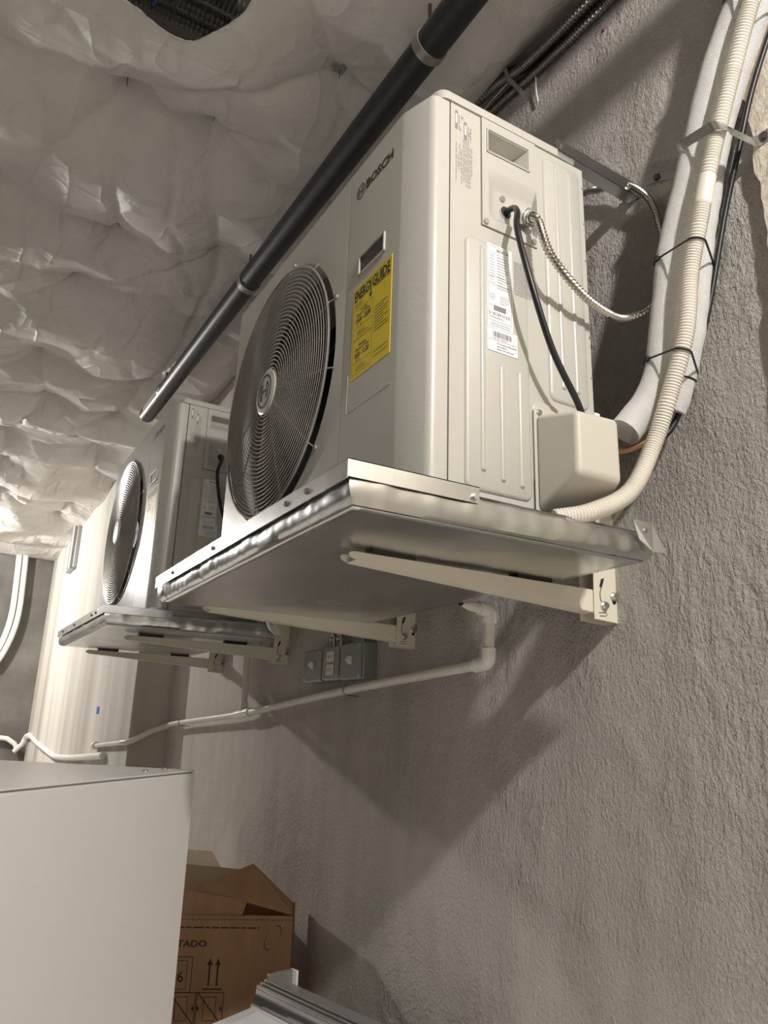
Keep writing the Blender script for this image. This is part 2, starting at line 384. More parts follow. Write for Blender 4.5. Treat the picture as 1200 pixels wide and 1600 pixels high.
for p in me.polygons: p.use_smooth = True
me.materials.append(MT['film'])
sh = bpy.data.objects.new('insulation_sheet', me); COL.objects.link(sh)
so = sh.modifiers.new('thickness', 'SOLIDIFY'); so.thickness = .002; so.offset = 1
tag(sh, 'wrinkled grey plastic insulation sheet pinned up under the whole ceiling', 'insulation sheet')
def sheet_z(x, y): return float(Z[np.argmin(abs(xs - x)), np.argmin(abs(ys - y))])
pin_lab = ['insulation pin with bent washer at the deep star fold left of top', 'insulation pin with dark square washer beside the black pipe', 'insulation pin with short wire in the middle of the ceiling sheet',
           'small insulation pin just left of the middle pipe ring', 'thin bare insulation pin between the two upper washers']
for i, (x, y) in enumerate(PINS):
    z = sheet_z(x, y); t = thing('insulation_pin', pin_lab[i], 'pin', (x, y, z), 'pins holding the insulation sheet')
    MB().tube([(x, y, z + .02), (x, y, z - (.07, .05, .035, .02, .035)[i])], .0013, 6).build('wire', 'darkscrew', t)
    if i != 4:
        s_ = (.016, .017, .011, .009)[i]; q = MB().box((x - s_, y - s_, z - .016), (x + s_, y + s_, z - .013)).build('washer', 'eboxgrey' if i != 3 else 'zinc', t)

# flexible ducts seen through the opening in the sheet
dl = ['lowest ribbed metal conduit across the ceiling opening', 'second ribbed metal conduit across the ceiling opening', 'third ribbed metal conduit in the ceiling opening', 'thick ribbed metal conduit at the right of the ceiling opening']
for i, (a, b, r_) in enumerate([((.850, 1.6, 1.59), (.83, .55, 1.59), .020), ((.795, 1.6, 1.59), (.775, .55, 1.59), .023), ((.725, 1.6, 1.60), (.70, .55, 1.59), .031), ((.62, 1.6, 1.575), (.605, .80, 1.575), .040)]):
    o = corrugated([a, (Vector(a) + Vector(b)) / 2 + V(0, 0, .01), b], r_, .014, r_ * .16, 4, 16).build('ribbed_conduit', 'flexdark', smooth=True, origin=b)
    tag(o, dl[i], 'conduit', 'ribbed conduits in the ceiling opening')
o = MB().torus((.785, 1.0, 1.59), (0, 1, 0), .030, .004, 24, 6).build('cable_tie', 'blue', origin=(.785, 1.0, 1.59)); tag(o, 'blue tie around the ribbed conduits in the ceiling opening', 'cable tie')

# ------------------------------------------------------------------ black pipe under the sheet with its rings
PZ1 = 1.325; PYY = .388
t = thing('drain_pipe', 'long black plastic pipe hung below the ceiling sheet above the condensers', 'pipe', (1.3, PYY, PZ1))
MB().tube([(-1.2, PYY, PZ1 - .02), (.3, PYY, PZ1 - .01), (1.6, PYY, PZ1 + .01), (3.30, PYY, PZ1 + .02)], .043, 28).build('pipe', 'abs', t, smooth=True)
lb = MB(); ring = [(PYY + .0437 * math.cos(a), PZ1 + .019 + .0437 * math.sin(a)) for a in np.linspace(-.25, .75, 7)]
for (y0, z0), (y1, z1) in zip(ring, ring[1:]): lb.quad((2.86, y0, z0 - .002), (3.22, y0, z0), (3.22, y1, z1), (2.86, y1, z1 - .002))
lb.build('highlight_strip', 'pvc_white', t)  # pale strip painting a highlight along the pipe's room side
for x, lab in ((.311, 'grey ring clamp on the black pipe above the near condenser'), (1.62, 'grey ring clamp halfway along the black pipe'), (2.90, 'grey ring clamp nearest the far end of the black pipe')):
    zc = PZ1 - .01 + (x - .3) * .013
    t = thing('pipe_clamp', lab, 'pipe clamp', (x, PYY, zc), 'ring clamps on the black pipe')
    MB().tube([(x - .013, PYY, zc), (x + .013, PYY, zc)], .047, 28).build('band', 'ring', t, smooth=True)
    MB().cyl((x, PYY, zc + .045), (x, PYY, 1.9), .005, 8).build('rod', 'darkscrew', t)

# dark conduits where the wall meets the ceiling
for i, (dy, dz, lab) in enumerate([(.02, 0, 'dark ribbed conduit along the wall under the ceiling, lower of three'), (.055, .012, 'dark ribbed conduit along the wall under the ceiling, outer of three'), (.03, .034, 'dark ribbed conduit along the wall under the ceiling, upper of three')]):
    o = corrugated([(-.6, dy, 1.40 + dz), (.05, dy, 1.425 + dz), (.32, dy, 1.445 + dz), (.56, dy + .01 * i, 1.47 + dz + .01 * i), (1.3, dy + .02, 1.45 + dz)], .0145, .009, .003, 4, 12).build('armored_conduit', 'flexdark', smooth=True, origin=(.3, dy, 1.44 + dz))
    tag(o, lab, 'conduit', 'dark conduits along the ceiling line')
t = thing('conduit_strap', 'small metal strap holding the dark conduits to the wall', 'strap', (.37, .03, 1.45))
MB().ribbon([(.37, .002, 1.40), (.37, .03, 1.422), (.37, .075, 1.44), (.37, .085, 1.47), (.37, .05, 1.50)], PX, .014, .002).build('band', 'ring', t)
o = MB().tube(spline([(.318, .015, 1.44), (.322, .012, 1.39), (.317, .01, 1.345)], .01), .0025, 8).build('hanging_wire', 'pvc', origin=(.318, .015, 1.39)); tag(o, 'short pale wire hanging on the wall below the dark conduits', 'wire')
o = MB().box((.075, 0, 1.375), (.083, .0015, 1.385)).build('paint_mark', 'red', origin=(.078, .001, 1.38)); tag(o, 'small red mark on the wall under the conduits', 'mark')

# ------------------------------------------------------------------ condenser
YF, YB, UW, UH = .602, .192, .99, .80
def make_condenser():
    T = thing('condenser_unit', 'ivory outdoor condenser on the near tray, its service side brightly lit', 'condenser', (.5, .4, 0), 'condensers mounted on the wall')
    # front fan panel with round opening
    fx, fz, FR = .645, .405, .321
    x0, x1, z0, z1 = .2915, UW, 0.0, .797
    angs = sorted(set([2 * math.pi * k / 72 for k in range(72)] + [math.atan2(zz - fz, xx - fx) % (2 * math.pi) for xx in (x0, x1) for zz in (z0, z1)]))
    inn, out = [], []
    for a in angs:
        c, s_ = math.cos(a), math.sin(a); tt = 9
        if c > 1e-9: tt = min(tt, (x1 - fx) / c)
        if c < -1e-9: tt = min(tt, (x0 - fx) / c)
        if s_ > 1e-9: tt = min(tt, (z1 - fz) / s_)
        if s_ < -1e-9: tt = min(tt, (z0 - fz) / s_)
        inn.append((fx + FR * c, fz + FR * s_)); out.append((fx + tt * c, fz + tt * s_))
    n = len(angs); mb = MB()
    vs = [(x, YF, z) for x, z in out] + [(x, YF + .004, z) for x, z in [(fx + (p - fx) * 1.012, fz + (q - fz) * 1.012) for p, q in inn]] + [(x, YF - .002, z) for x, z in inn] + [(x, YF - .07, z) for x, z in inn] + [(x, YF - .012, z) for x, z in out]
    fsx = []
    for i in range(n):
        j = (i + 1) % n
        for a, b in ((0, 1), (1, 2), (2, 3), (0, 4)): fsx.append((a*n + i, a*n + j, b*n + j, b*n + i))
    fp = mb.add(vs, fsx).build('front_panel', 'ivory', T, smooth=True)
    # far side and back
    MB().box((UW - .004, YB, 0), (UW, YF - .01, .797)).build('far_side_panel', 'ivory', T)
    MB().box((.02, YB + .004, .02), (UW - .01, YB + .02, .79)).build('coil', 'coil', T)
    MB().box((.25, .33, .02), (UW - .01, .345, .79)).build('fan_shade_sheet', 'dark', T)  # added dark sheet standing in for the shade inside the casing
    gd = MB()
    for k in range(16): gd.box((.03 + k * .06, YB - .004, .01), (.034 + k * .06, YB, .79))
    for k in range(9): gd.box((.0, YB - .004, .03 + k * .09), (UW, YB, .034 + k * .09))
    gd.build('rear_guard', 'ivory', T)
    # wrap-around corner panel: front strip, broad bevel, side strip
    prof = [(.2885, YF), (.083, YF)] + [(.083 - .008 * k / 3 - 0, YF - .0014 * (k / 3) ** 2) for k in (1, 2, 3)]
    prof = [(.2885, YF), (.078, YF), (.070, YF - .0012), (.012, YF - .0205), (.005, YF - .0245), (.0012, YF - .030), (0, YF - .037), (0, .5415), (.006, .5400), (.012, .5415), (.012, .56), (.09, YF - .012), (.2885, YF - .012)]
    cp = MB().prism([(x, y, 0) for x, y in prof], (0, 0, .797)).build('corner_panel', 'ivory', T, smooth=True)
    # front grip recess frame
    g = MB(); cz = .537; cxx = .181; hw, hh = .053, .024
    for a, b in (((-hw, -hh), (hw, -hh + .005)), ((-hw, hh - .005), (hw, hh)), ((-hw, -hh), (-hw + .005, hh)), ((hw - .005, -hh), (hw, hh))):
        g.box((cxx + a[0], YF - .001, cz + a[1]), (cxx + b[0], YF + .004, cz + b[1]))
    gr = g.build('grip_frame', 'ivory', cp, bevel=.0015)
    MB().quad((cxx - hw, YF + .0006, cz - hh), (cxx + hw, YF + .0006, cz - hh), (cxx + hw, YF + .0006, cz + hh), (cxx - hw, YF + .0006, cz + hh)).build('grip_pocket', 'blade', cp)
    # pressed rectangle lines low on the corner panel
    g = MB()
    for a, b in (((.262, .30), (.262 + .003, .215)), ((.262, .215), (.095, .218))):
        g.box((a[0], YF - .001, a[1]), (b[0], YF + .0008, b[1]))
    g.build('pressed_line', 'ivory', cp, bevel=.001)
    # maker's name and emblem (flat print)
    u, v = NX, PZ; pr = MB()
    text(pr, 'BOSCH', .0305, (.2185, YF + .0008, .7185), u, v, .0010, 'LEFT', 1.13)
    def emblem(mb, c, R_, u, v, nrm):
        for ra, rb in ((R_, R_ * .86),):
            m_ = 32; c = Vector(c)
            vs = [c + u * (q * math.cos(2*math.pi*k/m_)) + v * (q * math.sin(2*math.pi*k/m_)) for q in (ra, rb) for k in range(m_)]
            mb.add(vs, [(k, (k+1) % m_, m_ + (k+1) % m_, m_ + k) for k in range(m_)])
        for x0_, y0_, x1_, y1_ in ((-.42, -.5, -.26, .5), (.26, -.5, .42, .5), (-.3, -.08, .3, .08)): rect(mb, c, u, v, x0_*R_, y0_*R_, x1_*R_, y1_*R_)
        for sx in (-1, 1):
            m_ = 10; a0 = [math.radians(-50 + 100 * k / m_) for k in range(m_ + 1)]
            vs = [c + u * (sx * q * R_ * math.cos(a)) + v * (q * R_ * math.sin(a)) for q in (.68, .56) for a in a0]
            mb.add(vs, [(k, k + 1, m_ + 2 + k, m_ + 1 + k) for k in range(m_)])
    emblem(pr, (.2415, YF + .0008, .7285), .0178, u, v, PY)
    pr.build('maker_name', 'ink', cp)
    # fan grille
    gm = MB(); gy = YF + .016
    for k in range(26):
        R_ = .062 + (.314 - .062) * k / 25; dome = .012 * (1 - (R_ / .312) ** 2)
        gm.torus((fx, gy + dome, fz), (0, 1, 0), R_, .00135 if k < 25 else .0030, 72, 5)
    G = gm.build('fan_grille', 'chrome', T, smooth=True)
    for k in range(12):
        a = math.radians(11 + 30 * k); c, s_ = math.cos(a), math.sin(a)
        pth = [(fx + q * c, gy - .003 + .012 * (1 - (q / .312) ** 2) if q < .313 else (gy - .006 if q < .325 else YF + .001), fz + q * s_) for q in (.05, .12, .19, .26, .312, .322, .334)]
        MB().tube(pth, .0019, 6).build('grille_spoke', 'chrome', G, smooth=True)
    for k in range(6):
        a = math.radians(41 + 60 * k); bolt('grille_screw', (fx + .336 * math.cos(a), YF + .001, fz + .336 * math.sin(a)), PY, .006, .007, 'chrome', G, False)
    hb = MB().tube([(fx, gy + .006, fz), (fx, gy + .016, fz), (fx, gy + .019, fz)], [.058, .058, .052], 40).build('grille_badge', 'ivory', G, smooth=True)
    em = MB(); emblem(em, (fx, gy + .0197, fz), .044, NX, PZ, PY); em.build('badge_emblem', 'ink', G)
    # fan behind
    fb = MB().tube([(fx, .40, fz), (fx, .555, fz)], .06, 24)
    for b_ in range(3):
        vs = []; m1, m2 = 7, 9
        for i in range(m1):
            q = .055 + (.295 - .055) * i / (m1 - 1)
            for j in range(m2):
                a = 2 * math.pi * b_ / 3 + (j / (m2 - 1) - .5) * 1.25 + .5 * q; vs.append((fx + q * math.cos(a), .49 + (j / (m2 - 1) - .5) * .11, fz + q * math.sin(a)))
        fb.add(vs, [(i*m2 + j, (i+1)*m2 + j, (i+1)*m2 + j + 1, i*m2 + j + 1) for i in range(m1 - 1) for j in range(m2 - 1)])
    fb.build('fan', 'blade', T, smooth=True)
    # lid
    lp = [(UW + .004, YF - .030), (.060, YF - .030), (.030, YF - .032), (.012, YF - .036), (.003, YF - .041), (-.002, YF - .048), (-.004, YF - .056), (-.004, .262), (.02, .262), (.02, YB), (UW + .004, YB)]
    n = len(lp); ce = Vector((.5, .4, 0)); mb = MB(); lv = []
    for zz, k in ((.7995, 1), (.816, 1), (.8205, .996), (.8225, .985)):
        lv += [tuple(ce + (Vector((x, y, 0)) - ce) * k + V(0, 0, zz)) for x, y in lp]
    mb.add(lv, [(a*n + i, a*n + (i+1) % n, (a+1)*n + (i+1) % n, (a+1)*n + i) for a in range(3) for i in range(n)] + [tuple(range(n)), tuple(range(3*n, 4*n))])
    mb.build('lid', 'ivory', T, smooth=True)
    # service side panel, built round the cover
    sp = MB()
    sp.box((0, .4665, 0), (.006, .5385, .7985)); sp.box((0, YB, 0), (.006, .3265, .7985)); sp.box((0, .3265, 0), (.006, .4665, .5465))
    SP = sp.build('service_panel', 'ivory', T)
    MB().box((0, .189, 0), (.03, .192, .7985)).build('rear_flange', 'ivory', T)
    def rrect(y0, z0, y1, z1, rc, x, m_=5):
        out = []
        for cy_, cz_, a0 in ((y1 - rc, z1 - rc, 0), (y0 + rc, z1 - rc, 90), (y0 + rc, z0 + rc, 180), (y1 - rc, z0 + rc, 270)):
            out += [(x, cy_ + rc * math.cos(math.radians(a0 + 90 * k / m_)), cz_ + rc * math.sin(math.radians(a0 + 90 * k / m_))) for k in range(m_ + 1)]
        return out
    def emboss(name, y0, z0, y1, z1, rc, h, slope, par):
        base = rrect(y0, z0, y1, z1, rc, -.0001); top = rrect(y0 + slope, z0 + slope, y1 - slope, z1 - slope, max(rc - slope, .002), -h); n = len(base)
        mid = [tuple((Vector(a) * .75 + Vector(b) * .25) + V(-.25 * h, 0, 0)) for a, b in zip(base, top)]
        mb = MB().add(base + mid + top, [(a*n + i, a*n + (i+1) % n, (a+1)*n + (i+1) % n, (a+1)*n + i) for a in (0, 1) for i in range(n)] + [tuple(range(2*n, 3*n))])
        o = mb.build(name, 'ivory', par, smooth=True); return o
    E1 = emboss('pressed_field', .356, .012, .506, .512, .016, .0050, .006, SP)
    for y_, za, zb in ((.468, .045, .50), (.4245, .034, .266), (.3815, .03, .264)): emboss('pressed_rib', y_ - .0085, za, y_ + .0085, zb, .0084, .0085, .0062, SP)
    E2 = emboss('pressed_field', .203, .225, .306, .783, .016, .0050, .006, SP)
    for y_ in (.272, .235): emboss('pressed_rib', y_ - .0085, .25, y_ + .0085, .77, .0084, .0085, .0062, SP)
    emboss('pressed_field', .205, .045, .352, .215, .02, .004, .006, SP)
    # cover with hand grip, hood and cable entry
    cx0 = -.004; CV = MB()
    CV.box((cx0, .4502, .548), (.004, .4655, .7975)); CV.box((cx0, .3275, .683), (.004, .3482, .7975)); CV.box((cx0, .3482, .7705), (.004, .4502, .7975)); CV.box((cx0, .3482, .683), (.004, .4502, .7235)); CV.box((cx0, .3275, .548), (.004, .4502, .566))
    CVo = CV.build('service_cover', 'ivory', T)
    gp = MB(); a = [(cx0, .3482, .7235), (cx0, .4502, .7235), (cx0, .4502, .7705), (cx0, .3482, .7705)]; b = [(.040, .362, .752), (.040, .442, .752), (.034, .442, .766), (.034, .362, .766)]
    gp.add(a + b, [(0, 1, 5, 4), (1, 2, 6, 5), (2, 3, 7, 6), (3, 0, 4, 7), (4, 5, 6, 7)]); gp.build('hand_grip', 'ivory', CVo)
    g = MB()
    frame_w = .004
    for q in (((.344, .7185), (.4545, .7225)), ((.344, .772), (.4545, .7755)), ((.344, .7185), (.3475, .7755)), ((.451, .7185), (.4545, .7755))): g.box((cx0 - .003, q[0][0], q[0][1]), (cx0 + .001, q[1][0], q[1][1]))
    g.build('grip_rim', 'ivory', CVo, bevel=.0014)
    hy = [.4502, .4465, .4300, .4220, .3320, .3285, .3275]      # pocket pressed in below the grip; its floor is the cable plate
    hz = [(.683, 0), (.676, .12), (.660, .62), (.652, .85), (.640, .95), (.620, 1), (.598, 1), (.585, .75), (.570, .08), (.566, 0)]
    hx_ = [0, .12, .9, 1, 1, .9, -.1]
    hd = [(cx0 + .018 * k * q, y_, z_) for z_, k in hz for y_, q in zip(hy, hx_)]; m_ = 7
    HD = MB().add(hd, [(i*m_ + k, i*m_ + k + 1, (i+1)*m_ + k + 1, (i+1)*m_ + k) for i in range(len(hz) - 1) for k in range(m_ - 1)]).build('cable_pocket', 'ivory', CVo, smooth=True)
    # sloping plate with the two entries
    nrm = NX
    MB().cyl(V(.022, .394, .613), V(.0125, .394, .613), .0135, 28).build('cable_entry', 'dark', CVo)
    MB().torus(V(.0132, .394, .613), nrm, .0142, .0016, 28, 6).build('entry_ring', 'ivory', CVo, smooth=True)
    for y_, z_, xx in ((.403, .641, .013), (.336, .640, .010), (.4575, .556, -.004), (.338, .557, -.004)): bolt('cover_screw', (xx, y_, z_), NX, .0055, .004, 'zinc', CVo, False)
    # warnings printed along the panel
    u, v = NZ * -1, PY * -1
    wp = MB(); org = V(-.0006, .529, .785)
    rect(wp, org, NY, PZ, .001, -.043, .007, 0); rect(wp, org, NY, PZ, .022, -.060, .029, -.018)
    def vlines(x0_, n_, z1_, z0_, seed_, dx):
        q = random.Random(seed_)
        for i in range(n_):
            zz = z1_ - q.choice((0, .0, .012, .03)); ze = z0_ + q.choice((0, 0, .01, .03))
            while zz > ze:
                l = min(q.uniform(.006, .016), zz - ze); rect(wp, org, NY, PZ, x0_ + i * dx, zz - l, x0_ + i * dx + .0013, zz); zz -= l + .0025
    vlines(.010, 4, -.008, -.045, 1, .0028); vlines(.032, 4, -.026, -.062, 2, .0028); vlines(.003, 4, -.075, -.165, 3, .0042); vlines(.020, 6, -.062, -.168, 4, .0040)
    wp.build('warning_print', 'greyink', SP)
    wk = MB(); rect(wk, org + V(-.0003, 0, 0), NY, PZ, .0016, -.030, .0050, -.008); rect(wk, org + V(-.0003, 0, 0), NY, PZ, .0232, -.048, .0268, -.026); wk.build('warning_header', 'white_ink', SP)
    # rating label
    ox = -.0060; y0, y1, z0, z1 = .3965, .4575, .331, .510
    RL = MB().box((ox, y0, z0), (ox + .0006, y1, z1)).build('rating_label', 'whitepaper', T, bevel=.0)
    o_ = V(ox - .0004, y1, z0); U, VV = NY, PZ; p = MB(); w_, h_ = y1 - y0, z1 - z0
    frame_rect(p, o_, U, VV, .003, .016, w_ - .003, h_ - .004, .0006)
    text(p, 'BOSCH', .0078, o_ + U * .0235 + VV * (h_ - .0135), U, VV, .0003, 'LEFT', 1.15)
    for y_ in (.010, .0055): fakelines(p, o_, U, VV, .008, w_ - .008, y_, y_, 1, .0012, int(y_ * 1e4))
    fakelines(p, o_, U, VV, .006, w_ - .007, .0225, .0225, 1, .0016, 5)
    fakelines(p, o_, U, VV, .006, .019, h_ - .026, .095, 10, .0011, 11); fakelines(p, o_, U, VV, .024, w_ - .008, h_ - .026, .087, 12, .0014, 12)
    for y_ in (h_ - .020, .110, .0915, .048): rect(p, o_, U, VV, .004, y_, w_ - .004, y_ + .0005)
    fakelines(p, o_, U, VV, .030, w_ - .008, .070, .056, 4, .0011, 13)
    m_ = 20; c = o_ + U * .012 + VV * .066
    vs = [c + U * (q * math.cos(2*math.pi*k/m_)) + VV * (q * math.sin(2*math.pi*k/m_)) for q in (.0062, .0053) for k in range(m_)]; p.add(vs, [(k, (k+1) % m_, m_ + (k+1) % m_, m_ + k) for k in range(m_)])
    text(p, 'UL', .005, c - U * .0028 - VV * .0018, U, VV, .0001)
    rect(p, o_, U, VV, .015, .0385, .044, .0490)
    q = random.Random(9); x = .005
    while x < w_ - .008: l = q.uniform(.0006, .002); rect(p, o_, U, VV, x, .0275, x + l, .0345); x += l + q.uniform(.0008, .003)
    p.build('label_print', 'greyink', RL)
    # pale code label below (scan code itself left out)
    y0, y1, z0, z1 = .387, .4585, .285, .3330
    CL = MB().box((ox, y0, z0), (ox + .0005, y1, z1)).build('barcode_label', 'bluepaper', T)
    o_ = V(ox - .0004, y1, z0); p = MB(); x = .014
    while x < .058: l = q.uniform(.0006, .0024); rect(p, o_, U, VV, x, .030, x + l, .041); x += l + q.uniform(.0006, .0018)
    text(p, '4  057749  929462  9', .0046, o_ + U * .010 + VV * .0252, U, VV)
    rect(p, o_, U, VV, .001, .0225, .0700, .0230)
    for k, s_ in enumerate(('For product information', 'and support', 'please scan this code')): text(p, s_, .0047, o_ + U * .0225 + VV * (.0158 - .0056 * k), U, VV, .00008)
    p.build('code_print', 'greyink', CL)
    # note printed on the panel
    p = MB(); o_ = V(ox + .0006, .3925, .4165); text(p, 'NOTE', .005, o_ + U * .020 + VV * .0785, U, VV, .0001); fakelines(p, o_, U, VV, .001, .052, .074, .004, 19, .0016, 21); p.build('note_print', 'greyink', SP)
    # yellow energy label on the corner panel
    ax, bx, az, bz = .251, .098, .281, .490
    EL = MB().box((bx, YF, az), (ax, YF + .0009, bz)).build('energy_label', 'yellow', T)
    o_ = V(ax, YF + .0013, az); U = NX; w_, h_ = ax - bx, bz - az; p = MB()
    text(p, 'ENERGY', .0340, o_ + U * .005 + VV * (h_ - .034), U, VV, .0010, 'LEFT', .565); text(p, 'GUIDE', .0340, o_ + U * .079 + VV * (h_ - .034), U, VV, .0010, 'LEFT', .68)
    rect(p, o_, U, VV, .0715, h_ - .045, .0745, h_ - .020); p.add([o_ + U * .0660 + VV * (h_ - .043), o_ + U * .0800 + VV * (h_ - .043), o_ + U * .073 + VV * (h_ - .053)], [(0, 1, 2)])
    rect(p, o_, U, VV, .004, h_ - .006, w_ - .004, h_ - .0052); rect(p, o_, U, VV, .090, h_ - .0385, w_ - .004, h_ - .0365)
    fakelines(p, o_, U, VV, .006, .040, h_ - .042, h_ - .050, 3, .0012, 31)
    frame_rect(p, o_, U, VV, .006, .086, .084, h_ - .056, .0007); frame_rect(p, o_, U, VV, .006, .008, .084, .084, .0007)
    for base, head, rng_ in ((.086, 'Cooling', '19.00 - 22.00'), (.008, 'Heating', '8.50 - 11.20')):
        text(p, head, .0095, o_ + U * .045 + VV * (base + .058), U, VV, .0001, 'CENTER'); text(p, 'Efficiency Rating', .0085, o_ + U * .045 + VV * (base + .050), U, VV, .0001, 'CENTER')
        text(p, rng_, .0145, o_ + U * .045 + VV * (base + .036), U, VV, .0005, 'CENTER', .80); rect(p, o_, U, VV, .010, base + .024, .080, base + .0248)
        for k in (.022, .034): p.add([o_ + U * k + VV * (base + .031), o_ + U * (k + .005) + VV * (base + .031), o_ + U * (k + .0025) + VV * (base + .0265)], [(0, 1, 2)])
        fakelines(p, o_, U, VV, .022, .074, base + .014, base + .006, 3, .0012, 33)
    fakelines(p, o_, U, VV, .092, w_ - .008, .122, .070, 9, .0019, 41); fakelines(p, o_, U, VV, .092, w_ - .008, .026, .016, 2, .0017, 42)
    p.build('energy_print', 'ink', EL)
    # moulded cover over the pipe valves
    xb = -.0045
    vc = MB().hexa([(xb, .205, -.004), (-.104, .238, .047), (-.104, .343, .045), (xb, .348, -.004), (xb, .205, .186), (-.104, .239, .165), (-.104, .341, .160), (xb, .348, .184)])
    VC = vc.build('valve_cover', 'ivory_plastic', T, bevel=.0105, seg=4)
    MB().prism(rrect(.20, -.01, .352, .200, .01, -.0045), (-.003, 0, 0)).build('cover_flange', 'ivory_plastic', VC, bevel=.001)
    bolt('cover_screw', (-.0075, .340, .188), NX, .005, .004, 'zinc', VC, False)
    # base pan and feet
    MB().box((.004, YB + .004, -.022), (UW - .004, YF - .006, .001)).build('base_pan', 'ivory', T)
    for x in (.144, .929 - .07): MB().box((x - .03, YB - .02, -.032), (x + .03, YF + .03, -.022)).build('foot', 'ivory', T, bevel=.003)
    MB().box((-.012, .186, .195), (-.002, .20, .222)).build('rear_tab', 'pvc_white', T)
    return T
U1 = make_condenser()
DX = 1.731
U2 = copy_tree(U1); U2.location.x += DX
U2['label'] = 'ivory outdoor condenser farther along the wall, its service side in shade'

# ------------------------------------------------------------------ drain trays
def make_tray():
    T = thing('drain_tray', 'galvanised sheet metal tray under the near condenser with a trim strip', 'tray', (.43, .46, -.08), 'galvanised trays under the condensers')
    x0, x1, y0, y1, zb, zt = -.083, .955, .148, .765, -.080, -.030
    def dent(p, k=1): return (noise.noise((p[0] * 14, p[1] * 14, p[2] * 20)) * .6 + noise.noise((p[0] * 42, p[1] * 42, p[2] * 30 + 4)) * .45) * .0042 * k
    # walls and bottom as one pressed skin: perimeter loops swept from rim, over rounded bottom edge, then the flat bottom
    nxp, nyp = 130, 80; per = []
    per += [(x0 + (x1 - x0) * i / nxp, y1, 0, 1) for i in range(nxp)] + [(x1, y1 - (y1 - y0) * i / nyp, 1, 0) for i in range(nyp)]
    per += [(x1 - (x1 - x0) * i / nxp, y0, 0, -1) for i in range(nxp)] + [(x0, y0 + (y1 - y0) * i / nyp, -1, 0) for i in range(nyp)]
    n = len(per); vs = []; prof = [(0, zt), (.001, zt - .012), (.0015, zt - .026), (0, zb + .014), (-.003, zb + .006), (-.009, zb + .0015), (-.020, zb)]
    for o_, z in prof:
        for x, y, nx2, ny2 in per:
            q = dent((x, y, z), 1.0 if z > zb + .002 else .25); w_ = .006 * noise.noise((x * 5, y * 5, 2)) if zb + .001 < z < zt - .02 else 0
            X2 = x + nx2 * (o_ + q); Y2 = y + ny2 * (o_ + q)
            if nx2 == 0: X2 = min(max(x, x0 - min(o_, 0) * 1), x1 + min(o_, 0))
            if ny2 == 0: Y2 = min(max(y, y0 - min(o_, 0)), y1 + min(o_, 0))
            vs.append((X2, Y2, z + (w_ if z > zb + .003 else 0)))
    fs = [(a*n + i, a*n + (i+1) % n, (a+1)*n + (i+1) % n, (a+1)*n + i) for a in range(len(prof) - 1) for i in range(n)]
    mb = MB().add(vs, fs)
    gx, gy = 60, 36; bv = []
    for i in range(gx + 1):
        for j in range(gy + 1):
            x = x0 + .012 + (x1 - x0 - .024) * i / gx; y = y0 + .012 + (y1 - y0 - .024) * j / gy
            e = min(i, gx - i, j, gy - j) / 4; bv.append((x, y, zb + .0004 + min(e, 1) * .0035 * (noise.noise((x * 4.5, y * 4.5, 5)) + .35 * noise.noise((x * 12, y * 12, 9)))))
    mb.add(bv, [(i*(gy+1) + j, (i+1)*(gy+1) + j, (i+1)*(gy+1) + j + 1, i*(gy+1) + j + 1) for i in range(gx) for j in range(gy)])
    PN = mb.build('pan', 'galv', T, smooth=True); sm = PN.modifiers.new('t', 'SOLIDIFY'); sm.thickness = .0012
    # folded trim strips
    F = MB().prism([(x0 - .005, y1 + .008, -.017), (x0 - .005, y1 + .0065, -.017), (x0 - .005, y1 + .0065, -.046), (x0 - .005, y1 + .008, -.046)], (x1 - x0 + .005, 0, 0)).box((x0 - .005, y1 - .03, -.0185), (x1, y1 + .008, -.017))
    FT = F.build('front_trim', 'galv', T)
    St = MB().box((x0 - .0065, .542, -.044), (x0 - .005, y1 + .008, -.017)).box((x0 - .0065, .542, -.0185), (x0 + .03, y1 + .008, -.017)).build('side_trim', 'galv', T)
    for x in (.045, .125, .50, .80): bolt('trim_screw', (x, y1 + .008, -.031), PY, .0042, .004, 'darkscrew', FT)
    bolt('trim_screw', (x0 - .0065, .552, -.035), NX, .005, .005, 'zinc', St)
    tbp = [(x0 - .006, .199, -.012), (x0 - .012, .158, -.012), (x0 - .022, .139, -.068), (x0 - .016, .164, -.068), (x0 - .008, .189, -.046)]
    tb = MB().prism(tbp, (.0012, 0, 0)).build('end_tab', 'galv', T)
    bolt('trim_screw', (x0 - .0105, .176, -.030), NX, .004, .004, 'zinc', tb)
    return T
T1 = make_tray(); T2 = copy_tree(T1); T2.location.x += DX
T2['label'] = 'galvanised sheet metal tray under the far condenser, dented along its rim'
T1.rotation_euler = (0, math.radians(.75), 0); T1.location.z -= .006

